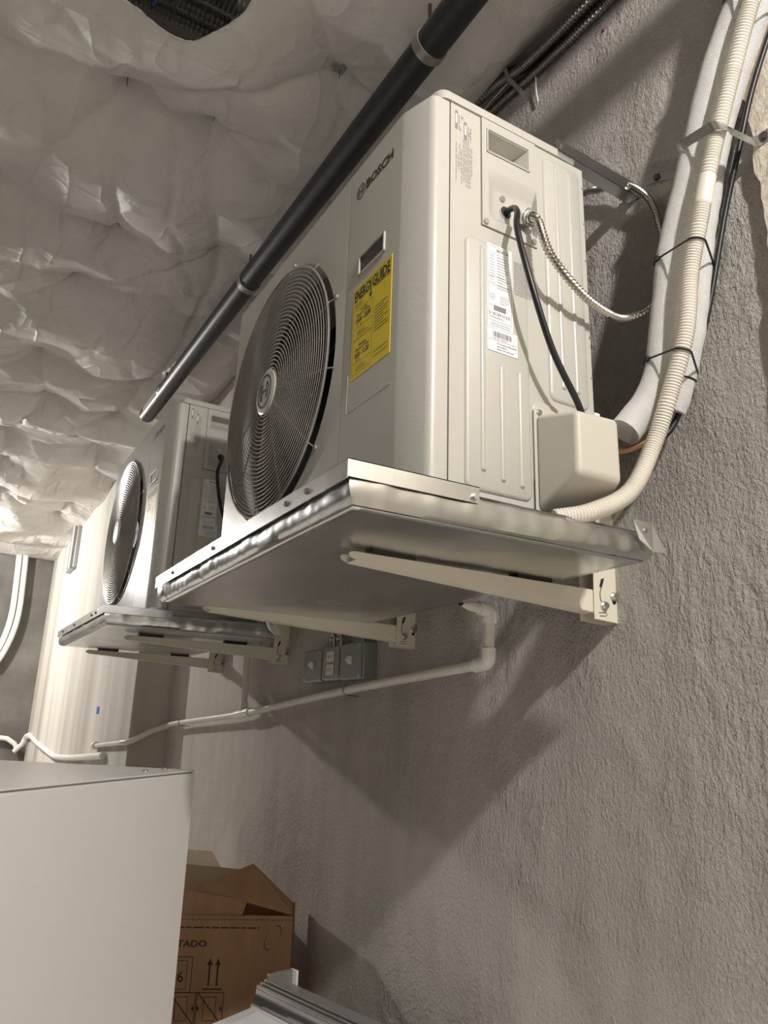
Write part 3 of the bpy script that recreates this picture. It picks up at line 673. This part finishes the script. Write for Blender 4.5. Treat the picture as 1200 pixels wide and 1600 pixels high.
# ------------------------------------------------------------------ wall brackets
def make_bracket():
    T = thing('wall_bracket', 'beige steel bracket holding the right end of the near tray', 'bracket', (.144, 0, -.155), 'steel brackets under the trays')
    x = .144; w_ = .034
    # arm: an upturned channel that tapers towards its rounded tip
    def side(xx): return [(xx, .062, -.090), (xx, .632, -.0885), (xx, .641, -.0900), (xx, .644, -.0945), (xx, .640, -.0995), (xx, .630, -.1030), (xx, .062, -.136)]
    A = MB().prism(side(x), (.0022, 0, 0)).prism(side(x + w_), (-.0022, 0, 0))
    A.hexa([(x, .062, -.138), (x + w_, .062, -.138), (x + w_, .630, -.1045), (x, .630, -.1045), (x, .062, -.136), (x + w_, .062, -.136), (x + w_, .630, -.1025), (x, .630, -.1025)])
    A.build('arm', 'bracket', T, bevel=.0006, seg=1)
    for y in (.55, .22): MB().box((x + .003, y - .045, -.0895), (x + w_ - .003, y + .045, -.0805)).build('rubber_pad', 'black', T)
    # wall plate: U section with slotted cheeks
    for xx in (x - .004, x + w_ + .002):
        P_ = MB(); P_.prism([(xx, .002, -.155), (xx, .067, -.1515), (xx, .062, .10), (xx, .002, .10)], (.002, 0, 0)); ck = P_.build('cheek', 'bracket', T, bevel=.0005, seg=1)
        if xx < x:
            sl = MB().prism([(xx - .0006, .050, -.083), (xx - .0006, .044, -.066), (xx - .0006, .035, -.062), (xx - .0006, .037, -.070), (xx - .0006, .043, -.084)], (.0004, 0, 0)).build('slot', 'dark', ck)
            c = [(xx - .0004, .0445 + .0045 * math.sin(k / 8 * 3.1), -.084 - .033 * k / 8) for k in range(9)]; MB().tube(c, .0010, 5).build('slot_line', 'dark', ck)
            MB().prism([(xx - .0005, .008 + .006 * math.cos(a), -.106 + .011 * math.sin(a)) for a in np.linspace(0, 6.283, 14)[:-1]], (.0004, 0, 0)).build('slot', 'dark', ck)
            for y_, z_, r_ in ((.040, -.122, .0078), (.010, -.100, .0078)): bolt('bolt', (xx, y_, z_), NX, r_, .010, 'zinc', ck)
            c = [(xx - .0003, .055, -.138), (xx - .0003, .034, -.136), (xx - .0003, .030, -.140), (xx - .0003, .034, -.143), (xx - .0003, .052, -.144)]; MB().tube(c, .0008, 5).build('press_mark', 'darkscrew', ck)
    MB().box((x - .004, 0, -.155), (x + w_ + .004, .002, .10)).build('back_plate', 'bracket', T)
    return T
B1 = make_bracket()
for x, lab in ((.929, 'beige steel bracket under the left end of the near tray, above the switch boxes'), (1.874, 'beige steel bracket holding the right end of the far tray'), (2.662, 'beige steel bracket under the far end of the far tray')):
    b = copy_tree(B1); b.location.x = x; b['label'] = lab

# ------------------------------------------------------------------ cables, conduit and pipe bundle at the near unit
def cable_entry(dx, lab1, lab2):
    pth = [(.012, .394, .613), (-.010, .395, .609), (-.034, .405, .580), (-.052, .421, .520), (-.068, .402, .396), (-.062, .352, .287), (-.052, .284, .203), (-.045, .262, .165)]
    o = MB().tube(spline([(a + dx, b, c) for a, b, c in pth], .01), .0062, 12).build('power_cable', 'black', smooth=True, origin=(dx - .05, .35, .4)); tag(o, lab1, 'cable', 'black cables into the valve covers')
    T = thing('conduit_connector', lab2, 'connector', (dx - .02, .356, .61), 'conduit connectors')
    a = V(.013 + dx, .350, .612); n_ = V(-.93, .03, -.35).normalized()
    MB().tube([a, a + n_ * .018, a + n_ * .018, a + n_ * .034], [.0155, .0155, .0135, .0135], 24).build('body', 'zinc', T, smooth=True)
    MB().torus(a + n_ * .024, n_, .0145, .0025, 24, 8).build('lock_ring', 'eboxgrey', T, smooth=True)
    MB().cyl(a + n_ * .0335, a + n_ * .0345, .0115, 20).build('mouth', 'dark', T)
cable_entry(0, 'black power cable curving from the lit side panel into the valve cover', 'round grey conduit connector on the lit side panel')
cable_entry(DX, 'black power cable on the shaded side of the far condenser', 'round grey conduit connector on the shaded far condenser')
o = corrugated([(-.016, .352, .601), (-.040, .358, .574), (-.062, .348, .489), (-.052, .262, .443), (-.036, .172, .436), (-.030, .110, .449), (-.052, .060, .480), (-.066, .034, .540), (-.068, .026, .610), (-.062, .026, .690), (-.045, .026, .760), (-.008, .030, .820), (.045, .028, .868), (.10, .024, .893), (.165, .022, .920), (.40, .022, .94), (.9, .02, .96)], .0090, .0085, .0030, 4, 12).build('flexible_conduit', 'flexbeige', smooth=True, origin=(-.06, .05, .5))
tag(o, 'flexible steel conduit looping from the side panel back to the wall', 'conduit')
T = thing('steel_angle', 'galvanised steel angle tying the back of the near condenser to the wall', 'angle bar', (.01, .0, .83))
MB().hexa([(.005, .0, .815), (.0065, .0, .815), (.0015, .262, .822), (0, .262, .822), (.005, .0, .850), (.0065, .0, .850), (.0015, .262, .851), (0, .262, .851)]).build('upright_flange', 'galv', T)
MB().hexa([(.005, .0, .815), (.035, .0, .815), (.030, .262, .822), (0, .262, .822), (.005, .0, .8165), (.035, .0, .8165), (.030, .262, .8235), (0, .262, .8235)]).build('lower_flange', 'galv', T)
MB().hexa([(.005, .0, .812), (.008, .0, .812), (.008, .002, .812), (.005, .002, .812), (.060, .0, .835), (.063, .0, .835), (.063, .002, .835), (.060, .002, .835)]).build('wall_foot', 'galv', T)
bolt('screw', (0, .245, .836), NX, .0045, .003, 'zinc', T)

main = [(-.43, .085, 1.24), (-.358, .075, 1.065), (-.306, .070, .99), (-.266, .071, .922), (-.223, .073, .818), (-.173, .075, .685), (-.130, .080, .560), (-.106, .088, .411), (-.094, .102, .301), (-.080, .128, .235), (-.058, .172, .172)]
o = MB().tube(spline(main, .012), .0310, 24, True, .05).build('insulated_pipe', 'wrap', smooth=True, origin=main[5]); tag(o, 'thick white wrapped refrigerant pipe bending into the back of the valve cover', 'insulated pipe', 'white wrapped pipes')
sec = [(-.46, .030, 1.20), (-.346, .026, 1.029), (-.258, .026, .868), (-.219, .027, .773), (-.188, .029, .671), (-.169, .034, .591), (-.153, .041, .494), (-.133, .048, .387), (-.105, .056, .285), (-.084, .062, .232)]
sq = spline(sec, .012)
o = MB().tube(sq, [.0205 + .0045 * min(1, max(0, (.75 - p_.z) / .25)) for p_ in sq], 22, True, .10).build('insulated_pipe', 'wrap', smooth=True, origin=sec[4]); tag(o, 'thinner white wrapped pipe behind the cream hose, cut open at its lower end', 'insulated pipe', 'white wrapped pipes')
o = MB().tube(spline([(-.095, .064, .255), (-.080, .068, .222), (-.060, .09, .185), (-.045, .14, .150), (-.04, .20, .13)], .01), .0062, 12).build('copper_tube', 'copper', smooth=True, origin=(-.06, .09, .185)); tag(o, 'bare copper tube between the cut wrap and the valve cover', 'copper tube')
o = MB().tube(spline([(-.47, .03, 1.16), (-.36, .02, .98), (-.30, .022, .86), (-.262, .022, .76), (-.21, .02, .62), (-.15, .03, .40), (-.085, .055, .215), (-.05, .10, .16)], .015), .006, 10).build('control_cable', 'black', smooth=True, origin=(-.3, .02, .86)); tag(o, 'black control cable running behind the white wrapped pipes', 'cable')
hose = [(-.47, .10, 1.13), (-.405, .10, 1.03), (-.360, .10, .961), (-.309, .10, .847), (-.250, .108, .68), (-.217, .116, .554), (-.191, .120, .458), (-.176, .128, .34), (-.138, .140, .223), (-.108, .155, .135), (-.100, .215, .036), (-.084, .295, -.012), (-.06, .36, -.03)]
o = corrugated(hose, .0165, .0058, .0020, 4, 18, [(.395, .435)]).build('drain_hose', 'hose', smooth=True, origin=hose[6]); tag(o, 'cream corrugated drain hose over the white pipes, ending in the near tray', 'hose')
BUN = [(spline(main, .004), .0315), (spline(sec, .004), .0235), (spline(hose, .004), .0165)]
def hull(c, ax, off, which=(0, 1, 2), n=48):       # closed loop round the bundle in the plane through c across ax
    c, ax = Vector(c), Vector(ax).normalized(); u = ax.cross(PY).normalized(); v = u.cross(ax); loop = []
    cs = []
    for k in which:
        q = min(BUN[k][0], key=lambda p_: abs((p_ - c).dot(ax)) + .15 * (p_ - c).length); cs.append((q, BUN[k][1]))
    for k in range(n):
        a = 2 * math.pi * k / n; d_ = u * math.cos(a) + v * math.sin(a); q, r_ = max(cs, key=lambda e_: e_[0].dot(d_) + e_[1]); loop.append(q + d_ * (r_ + off))
    return loop, u, v
def tie(c, ax, lab, which=(0, 1, 2)):
    lp_, u, v = hull(c, ax, .0015, which); T = thing('cable_tie', lab, 'cable tie', c, 'black cable ties')
    MB().tube(lp_ + lp_[:2], .0021, 6, False).build('strap', 'black', T, smooth=True)
    h = lp_[14]; MB().box(h - V(.0045, .0045, .005), h + V(.0045, .0045, .005)).build('lock', 'black', T, bevel=.001)
tie((-.325, .073, 1.015), (-.45, 0, .89), 'black cable tie highest on the white pipe bundle')
tie((-.135, .083, .535), (-.2, -.02, 1), 'black cable tie halfway down the white pipe bundle')
tie((-.115, .10, .315), (-.25, -.12, 1), 'black cable tie lowest round the whole pipe bundle')
tie((-.115, .056, .290), (-.4, -.05, 1), 'small black cable tie round the thinner pipe near its cut end', (1,))
T = thing('pipe_strap', 'shiny two-hole metal strap clamping the white pipe bundle to the wall', 'strap', (-.15, 0, .78))
lp_, u, v = hull((-.205, .06, .757), (-.30, 0, .95), .0022, (0, 1, 2), 72)
front = [p_ for p_ in lp_ if p_.y > .045 and (p_ - Vector((-.205, .06, .757))).dot(PY) > -.02]; front.sort(key=lambda p_: -p_.x)
k0, k1 = front[0], front[-1]
lp_ = sorted(front, key=lambda p_: math.atan2((p_ - Vector((-.215, .03, .75))).dot(PY), (p_ - Vector((-.215, .03, .75))).dot(PX)))
sp_ = [V(-.018, .003, .843), V(-.055, .003, .829), V(k0.x + .030, .004, k0.z + .016), V(k0.x + .010, .016, k0.z + .004)] + lp_ + [V(k1.x - .002, .026, k1.z + .004), V(k1.x - .010, .020, k1.z + .004), V(k1.x - .034, .0195, k1.z + .004)]
MB().ribbon(sp_, (.30, .0, 1), .027, .0018).build('band', 'galv', T, smooth=True)
kf = V(k1.x - .021, .021, k1.z + .004)
bolt('bolt', (-.050, .003, .831), PY, .007, .006, 'darkscrew', T); bolt('bolt', kf, PY, .007, .006, 'darkscrew', T)

# ------------------------------------------------------------------ white drain pipe along the wall
T = thing('pvc_drain', 'white plastic drain pipe sloping along the wall below the trays', 'drain pipe', (1.3, .05, -.27))
R_ = .0133
def seg(name, pts, r_=R_, m='pvc', step=.012): return MB().tube(spline(pts, step), r_, 18).build(name, m, T, smooth=True)
MB().tube([(.505, .075, -.0895), (.505, .110, -.087)], R_, 18).build('outlet_stub', 'pvc', T, smooth=True)
MB().tube([(.505, .110, -.087), (.505, .138, -.085)], [R_, .0055], 18).build('outlet_tip', 'pvc', T, smooth=True)
MB().tube([(.505, .136, -.0848), (.505, .146, -.0845)], [.006, .0045], 14).build('shaded_mouth', 'black', T, smooth=True)  # black plug painting the shade in the pipe's open end
seg('elbow', [(.505, .085, -.089), (.505, .062, -.0905), (.506, .052, -.097), (.507, .050, -.112), (.508, .050, -.124)], .0175, 'pvc_white', .004)
seg('riser', [(.507, .05, -.12), (.512, .05, -.200)])
seg('elbow', [(.512, .05, -.185), (.513, .05, -.208), (.520, .05, -.219), (.535, .05, -.222), (.566, .05, -.2245)], .0178, 'pvc_white', .004)
seg('pipe_run', [(.56, .05, -.224), (1.26, .046, -.270), (2.19, .05, -.347), (3.216, .05, -.402), (3.40, .05, -.420)], step=.05)
seg('corner_bend', [(3.38, .05, -.418), (3.47, .055, -.430), (3.53, .10, -.452), (3.535, .17, -.49), (3.545, .215, -.512), (3.60, .24, -.518)], .0150, 'pvc', .02)
seg('pipe_run', [(3.58, .237, -.517), (4.40, .232, -.564)], step=.1)
MB().tube([(4.38, .232, -.563), (4.46, .232, -.567)], .024, 16).build('end_coupling', 'pvc_white', T, smooth=True)
seg('tee', [(2.12, .05, -.341), (2.27, .05, -.353)], .0185, 'pvc_white', .05); seg('tee_neck', [(2.195, .05, -.345), (2.194, .05, -.300)], .0180, 'pvc_white')
seg('riser', [(2.195, .05, -.31), (2.215, .05, .02)], step=.1)
for x, z, lab in ((1.263, -.270, 'thin clip on the sloping white drain pipe under the switch boxes'), (3.12, -.397, 'thin clip on the white drain pipe near the wall corner')):
    c = thing('pipe_clip', lab, 'pipe clip', (x, 0, z), 'clips on the white drain pipe')
    MB().torus((x, .05 - (.004 if x < 2 else 0), z), (1, 0, -.06), .0145, .0022, 24, 6).build('ring', 'ring', c, smooth=True); MB().tube([(x, 0, z - .018), (x, .046, z - .016)], .0016, 8).build('pin', 'darkscrew', c)
T = thing('wall_pipe', 'white plastic pipe sagging low along the bright far wall', 'drain pipe', (6, .23, -.7))
seg('pipe_run', [(4.12, .232, -.612), (4.75, .232, -.652), (5.4, .232, -.690), (6.1, .232, -.715), (6.53, .232, -.70), (7.3, .232, -.66), (8.1, .232, -.60)], .021, 'pvc_white', .1)
seg('elbow', [(8.1, .232, -.60), (8.36, .235, -.62), (8.40, .25, -.68)], .030, 'pvc_white', .05)
seg('pipe_run', [(8.40, .245, -.68), (8.44, .33, -.78)], .026, 'pvc'); seg('pipe_run', [(8.44, .30, -.76), (8.44, .42, -.645), (8.44, .9, -.640)], .026, 'pvc_white', .1)
for dy, lab in ((0, 'left of two white hoses hanging on the far end wall'), (-.07, 'right of two white hoses hanging on the far end wall')):
    o = MB().tube(spline([(8.43, .60 + dy, 1.42), (8.43, .585 + dy, 1.1), (8.43, .575 + dy, .75), (8.43, .60 + dy, .5), (8.43, .66 + dy, .28), (8.43, .74 + dy, .10)], .06), .030, 12).build('white_hose', 'pvc_white', smooth=True, origin=(8.43, .58 + dy, .9)); tag(o, lab, 'hose', 'white hoses on the end wall')
T = thing('wall_stub', 'grey vertical metal channel stub high on the bright far wall', 'channel', (6.9, .21, 1.0))
MB().box((6.62, .21, .99), (7.05, .245, 1.50)).build('channel', 'eboxgrey', T, bevel=.006); MB().tube([(6.7, .25, .985), (6.7, .25, 1.5)], .03, 12).build('tube', 'ring', T, smooth=True)
o = MB().box((4.55, .21, -.365), (4.64, .2115, -.315)).build('tape_piece', 'blue', origin=(4.58, .21, -.34)); tag(o, 'small piece of blue tape on the bright far wall', 'tape')

# ------------------------------------------------------------------ electrical boxes
def ebox(x0, x1, z0, z1, kind, lab):
    T = thing('electrical_box', lab, 'electrical box', ((x0 + x1) / 2, 0, z0), 'grey electrical boxes')
    MB().box((x0, 0, z0), (x1, .052, z1)).build('body', 'eboxgrey', T, bevel=.006, seg=3)
    C_ = MB().box((x0 + .002, .0525, z0 + .004), (x1 - .002, .058, z1 - .004)).build('cover', 'eboxgrey', T, bevel=.003)
    cx_, cz_ = (x0 + x1) / 2, (z0 + z1) / 2
    if kind == 'switch': MB().hexa([(cx_ - .012, .058, cz_ - .012), (cx_ + .012, .058, cz_ - .012), (cx_ + .012, .058, cz_ + .014), (cx_ - .012, .058, cz_ + .014), (cx_ - .009, .074, cz_ + .004), (cx_ + .009, .074, cz_ + .004), (cx_ + .009, .070, cz_ + .016), (cx_ - .009, .070, cz_ + .016)]).build('toggle', 'toggle', C_, bevel=.002)
    else:
        for s_ in (-1, 1):
            q = MB().box((cx_ - .027, .058, cz_ + s_ * .022 - .018), (cx_ + .027, .061, cz_ + s_ * .022 + .018)).build('receptacle', 'toggle', C_, bevel=.003)
            for dx_ in (-.009, .009): MB().box((cx_ + dx_ - .0015, .0611, cz_ + s_ * .022 - .006), (cx_ + dx_ + .0015, .0614, cz_ + s_ * .022 + .006)).build('slot', 'dark', C_)
    for sx in (x0 + .012, x1 - .012):
        for sz in (z0 + .012, z1 - .012): bolt('screw', (sx, .058, sz), PY, .004, .003, 'zinc', C_, False)
ebox(1.150, 1.300, -.238, -.118, 'switch', 'widest grey switch box, rightmost under the near tray')
ebox(1.306, 1.432, -.236, -.120, 'outlet', 'grey box with a pale outlet between two switch boxes')
ebox(1.440, 1.585, -.238, -.122, 'switch', 'leftmost grey switch box below the near tray')
for x, lab in ((1.20, 'short steel conduit rising from the rightmost switch box'), (1.352, 'short steel conduit rising from the outlet box, right one'), (1.405, 'short steel conduit rising from the outlet box, left one')):
    T = thing('conduit_riser', lab, 'conduit', (x, .03, -.118), 'conduits above the switch boxes')
    corrugated([(x, .03, -.10), (x, .03, .0), (x + .01, .025, .25)], .010, .007, .002, 4, 10).build('conduit', 'flex', T, smooth=True)
    MB().tube([(x, .03, -.120), (x, .03, -.086)], .014, 16).build('connector', 'zinc', T, smooth=True); MB().torus((x, .03, -.095), (0, 0, 1), .0145, .002, 16, 6).build('nut', 'zinc', T, smooth=True)

# ------------------------------------------------------------------ white cabinet
T = thing('white_cabinet', 'tall white metal cabinet in the lower left corner', 'cabinet', (.6, .74, FL))
a, b, c = V(.599, .737, -.475), V(.221, 1.120, -.475), V(1.029, 1.060, -.475)
e1, e2 = (b - a).normalized(), None; e2 = V(-e1.y, e1.x, 0); e2 = e2 if e2.dot(c - a) > 0 else -e2
def cab(p, q, r_, z0, z1): return [V((a + e1 * k[0] + e2 * k[1]).x, (a + e1 * k[0] + e2 * k[1]).y, z) for z in (z0, z1) for k in (p, q, r_, (p[0] + r_[0] - q[0], p[1] + r_[1] - q[1]))]
MB().hexa(cab((0, .002), (.95, .002), (.95, .62), FL, -.478)).build('body', 'cabinet', T, bevel=.003)
MB().hexa(cab((-.002, -.001), (.952, -.001), (.952, .622), -.4785, -.475)).build('top', 'cabinet', T, bevel=.0012)
DR = MB().hexa(cab((0.001, -.004), (.949, -.004), (.949, .0015), FL + .05, -.481)).build('door', 'cabinet', T, bevel=.004)
for k in (.03, .10): bolt('screw', a + e1 * k + e2 * .05 + V(0, 0, .0), PZ, .005, .003, 'zinc', T, False)

# ------------------------------------------------------------------ cardboard box and white plastic tray by the wall
T = thing('cardboard_box', 'open brown cardboard box standing against the wall behind the white cabinet', 'box', (1.6, .35, FL))
ra, rb = V(1.433, .109, 0), V(1.72, .710, 0); ed = (rb - ra).normalized(); nd = V(ed.y, -ed.x, 0)  # nd points away from viewer
nd = nd if nd.x > 0 else -nd
def cb(s_, t_, z): return ra + ed * s_ + nd * t_ + V(0, 0, z)
Lw, Dp, zt = .665, .20, -.97
FW = MB().hexa([cb(0, 0, FL), cb(Lw, 0, FL), cb(Lw, .004, FL), cb(0, .004, FL), cb(0, 0, zt), cb(Lw, 0, zt), cb(Lw, .004, zt), cb(0, .004, zt)]).build('front_wall', 'card', T)
MB().hexa([cb(0, 0, FL), cb(.004, 0, FL), cb(.004, Dp, FL), cb(0, Dp, FL), cb(0, 0, zt), cb(.004, 0, zt), cb(.004, Dp, zt), cb(0, Dp, zt)]).build('side_wall', 'card', T)
MB().hexa([cb(Lw - .004, 0, FL), cb(Lw, 0, FL), cb(Lw, Dp, FL), cb(Lw - .004, Dp, FL), cb(Lw - .004, 0, zt), cb(Lw, 0, zt), cb(Lw, Dp, zt), cb(Lw - .004, Dp, zt)]).build('side_wall', 'card', T)
MB().hexa([cb(0, Dp - .004, FL), cb(Lw, Dp - .004, FL), cb(Lw, Dp, FL), cb(0, Dp, FL), cb(0, Dp - .004, zt), cb(Lw, Dp - .004, zt), cb(Lw, Dp, zt), cb(0, Dp, zt)]).build('back_wall', 'card', T)
def flap(p, name, m='card'):
    p = [Vector(q) for q in p]; n_ = (p[1] - p[0]).cross(p[2] - p[0]).normalized() * .004
    return MB().hexa(p + [q + n_ for q in p]).build(name, m, T)
flap([cb(.165, .006, zt), cb(.62, .006, zt), V(1.66, .60, -.875), V(1.515, .240, -.928)], 'front_flap', 'card')
flap([V(1.445, .112, -.969), V(1.610, .036, -.975), V(1.615, .190, -.842), V(1.595, .385, -.897)], 'side_flap', 'card')
flap([cb(.12, Dp, zt), cb(.60, Dp, zt), cb(.60, Dp + .05, zt + .12), cb(.20, Dp + .06, zt + .09)], 'back_flap', 'card_in')
p = MB(); U_, V_ = -ed, PZ; o_ = cb(.38, -.0012, zt)       # print: origin at left, running right
x = 0
while x < .372: rect(p, o_, U_, V_, x, -.012, x + .006, -.010); x += .010
fakelines(p, o_, U_, V_, .02, .285, -.036, -.036, 1, .004, 77)
text(p, 'STADO', .026, o_ + U_ * .060 + V_ * -.088, U_, V_, .0006, 'CENTER', 1.25)
frame_rect(p, o_, U_, V_, .005, -.215, .075, -.115, .0022); frame_rect(p, o_, U_, V_, .020, -.205, .060, -.125, .0018); text(p, '6', .042, o_ + U_ * .030 + V_ * -.185, U_, V_, .0006)
for k in (.125, .150): rect(p, o_, U_, V_, k, -.195, k + .0055, -.135); p.add([o_ + U_ * (k - .006) + V_ * -.138, o_ + U_ * (k + .0115) + V_ * -.138, o_ + U_ * (k + .0027) + V_ * -.120], [(0, 1, 2)])
rect(p, o_, U_, V_, .112, -.206, .170, -.202)
for x0_ in (.010, .095): 
    frame_rect(p, o_, U_, V_, x0_, -.300, x0_ + .083, -.212, .0022); frame_rect(p, o_, U_, V_, x0_ + .022, -.290, x0_ + .060, -.224, .0018)
    A_, B_ = o_ + U_ * x0_ + V_ * -.212, o_ + U_ * (x0_ + .083) + V_ * -.300; p.quad(A_, A_ + U_ * .004, B_, B_ - U_ * .004)
    for sx, k in ((1, .006), (-1, .076)): c_ = o_ + U_ * (x0_ + k) + V_ * -.256; p.add([c_ - U_ * .004, c_ + V_ * .009, c_ + U_ * .004, c_ - V_ * .009], [(0, 1, 2, 3)])
lp = [o_ + U_ * (.315 + .022 * math.cos(a) + .022 * math.sin(a) * .6) + V_ * (-.062 + .034 * math.sin(a)) for a in np.linspace(0, 2 * math.pi, 28)]
for q0, q1 in zip(lp, lp[1:]): p.quad(q0, q1, q1 + U_ * .002 + V_ * .002, q0 + U_ * .002 + V_ * .002)
p.build('box_print', 'cardink', FW, kind='stuff')
o = MB().hexa([(1.92, .19, FL), (2.3, .10, FL), (2.45, .62, FL), (2.05, .75, FL), (1.92, .19, -.900), (2.3, .10, -.905), (2.45, .62, -.85), (2.05, .75, -.84)]).build('pale_carton', 'card_in', origin=(2.1, .5, FL), bevel=.004); tag(o, 'pale closed carton behind the open brown box', 'box')

T = thing('appliance_drawer', 'white plastic appliance panel with a ribbed grey rail at the bottom edge', 'panel', (.95, .3, FL))
a, b = V(1.189, .300, -1.05), V(.765, .206, -1.05); e = (b - a).normalized(); q = V(-e.y, e.x, 0); q = q if q.y > 0 else -q
def ap(s_, t_, z): return a + e * s_ + q * t_ + V(0, 0, z)
def apbox(name, m, s0, s1, t0, t1, z0, z1, bev=.003, par=None, drop=0):
    return MB().hexa([ap(s0, t0, z0), ap(s1, t0, z0), ap(s1, t1, z0), ap(s0, t1, z0), ap(s0, t0, z1), ap(s1, t0, z1), ap(s1, t1, z1 - drop), ap(s0, t1, z1 - drop)]).build(name, m, par or T, bevel=bev)
RB = apbox('rail_body', 'greyrail', 0, .70, -.004, .030, -.90, -.022)
for k in range(3): apbox('rail_rib', 'greyrail', 0, .70, -.004 + k * .012, .004 + k * .012, -.03, -.008 - .004 * k, .002, RB)
apbox('back_ledge', 'eboxgrey', .004, .70, -.085, -.006, -.90, -.030, .002)
apbox('end_bracket', 'eboxgrey', 0, .014, -.088, -.004, -.10, .004, .002); apbox('end_tab', 'pvc_white', 0, .03, -.092, -.084, -.08, .004, .001)
apbox('inner_band', 'greyrail', .004, .70, .031, .048, -.90, -.034, .003, None, .03)
apbox('white_panel', 'whiteplastic', .03, .72, .049, .30, -.90, -.050, .012, None, .03)
apbox('raised_panel', 'whiteplastic', .10, .74, .085, .28, -.50, -.036, .012, None, .03)
MB().tube([ap(.20, .31, -.16), ap(.74, .31, -.16)], .05, 24).build('rounded_edge', 'whiteplastic', T, smooth=True)
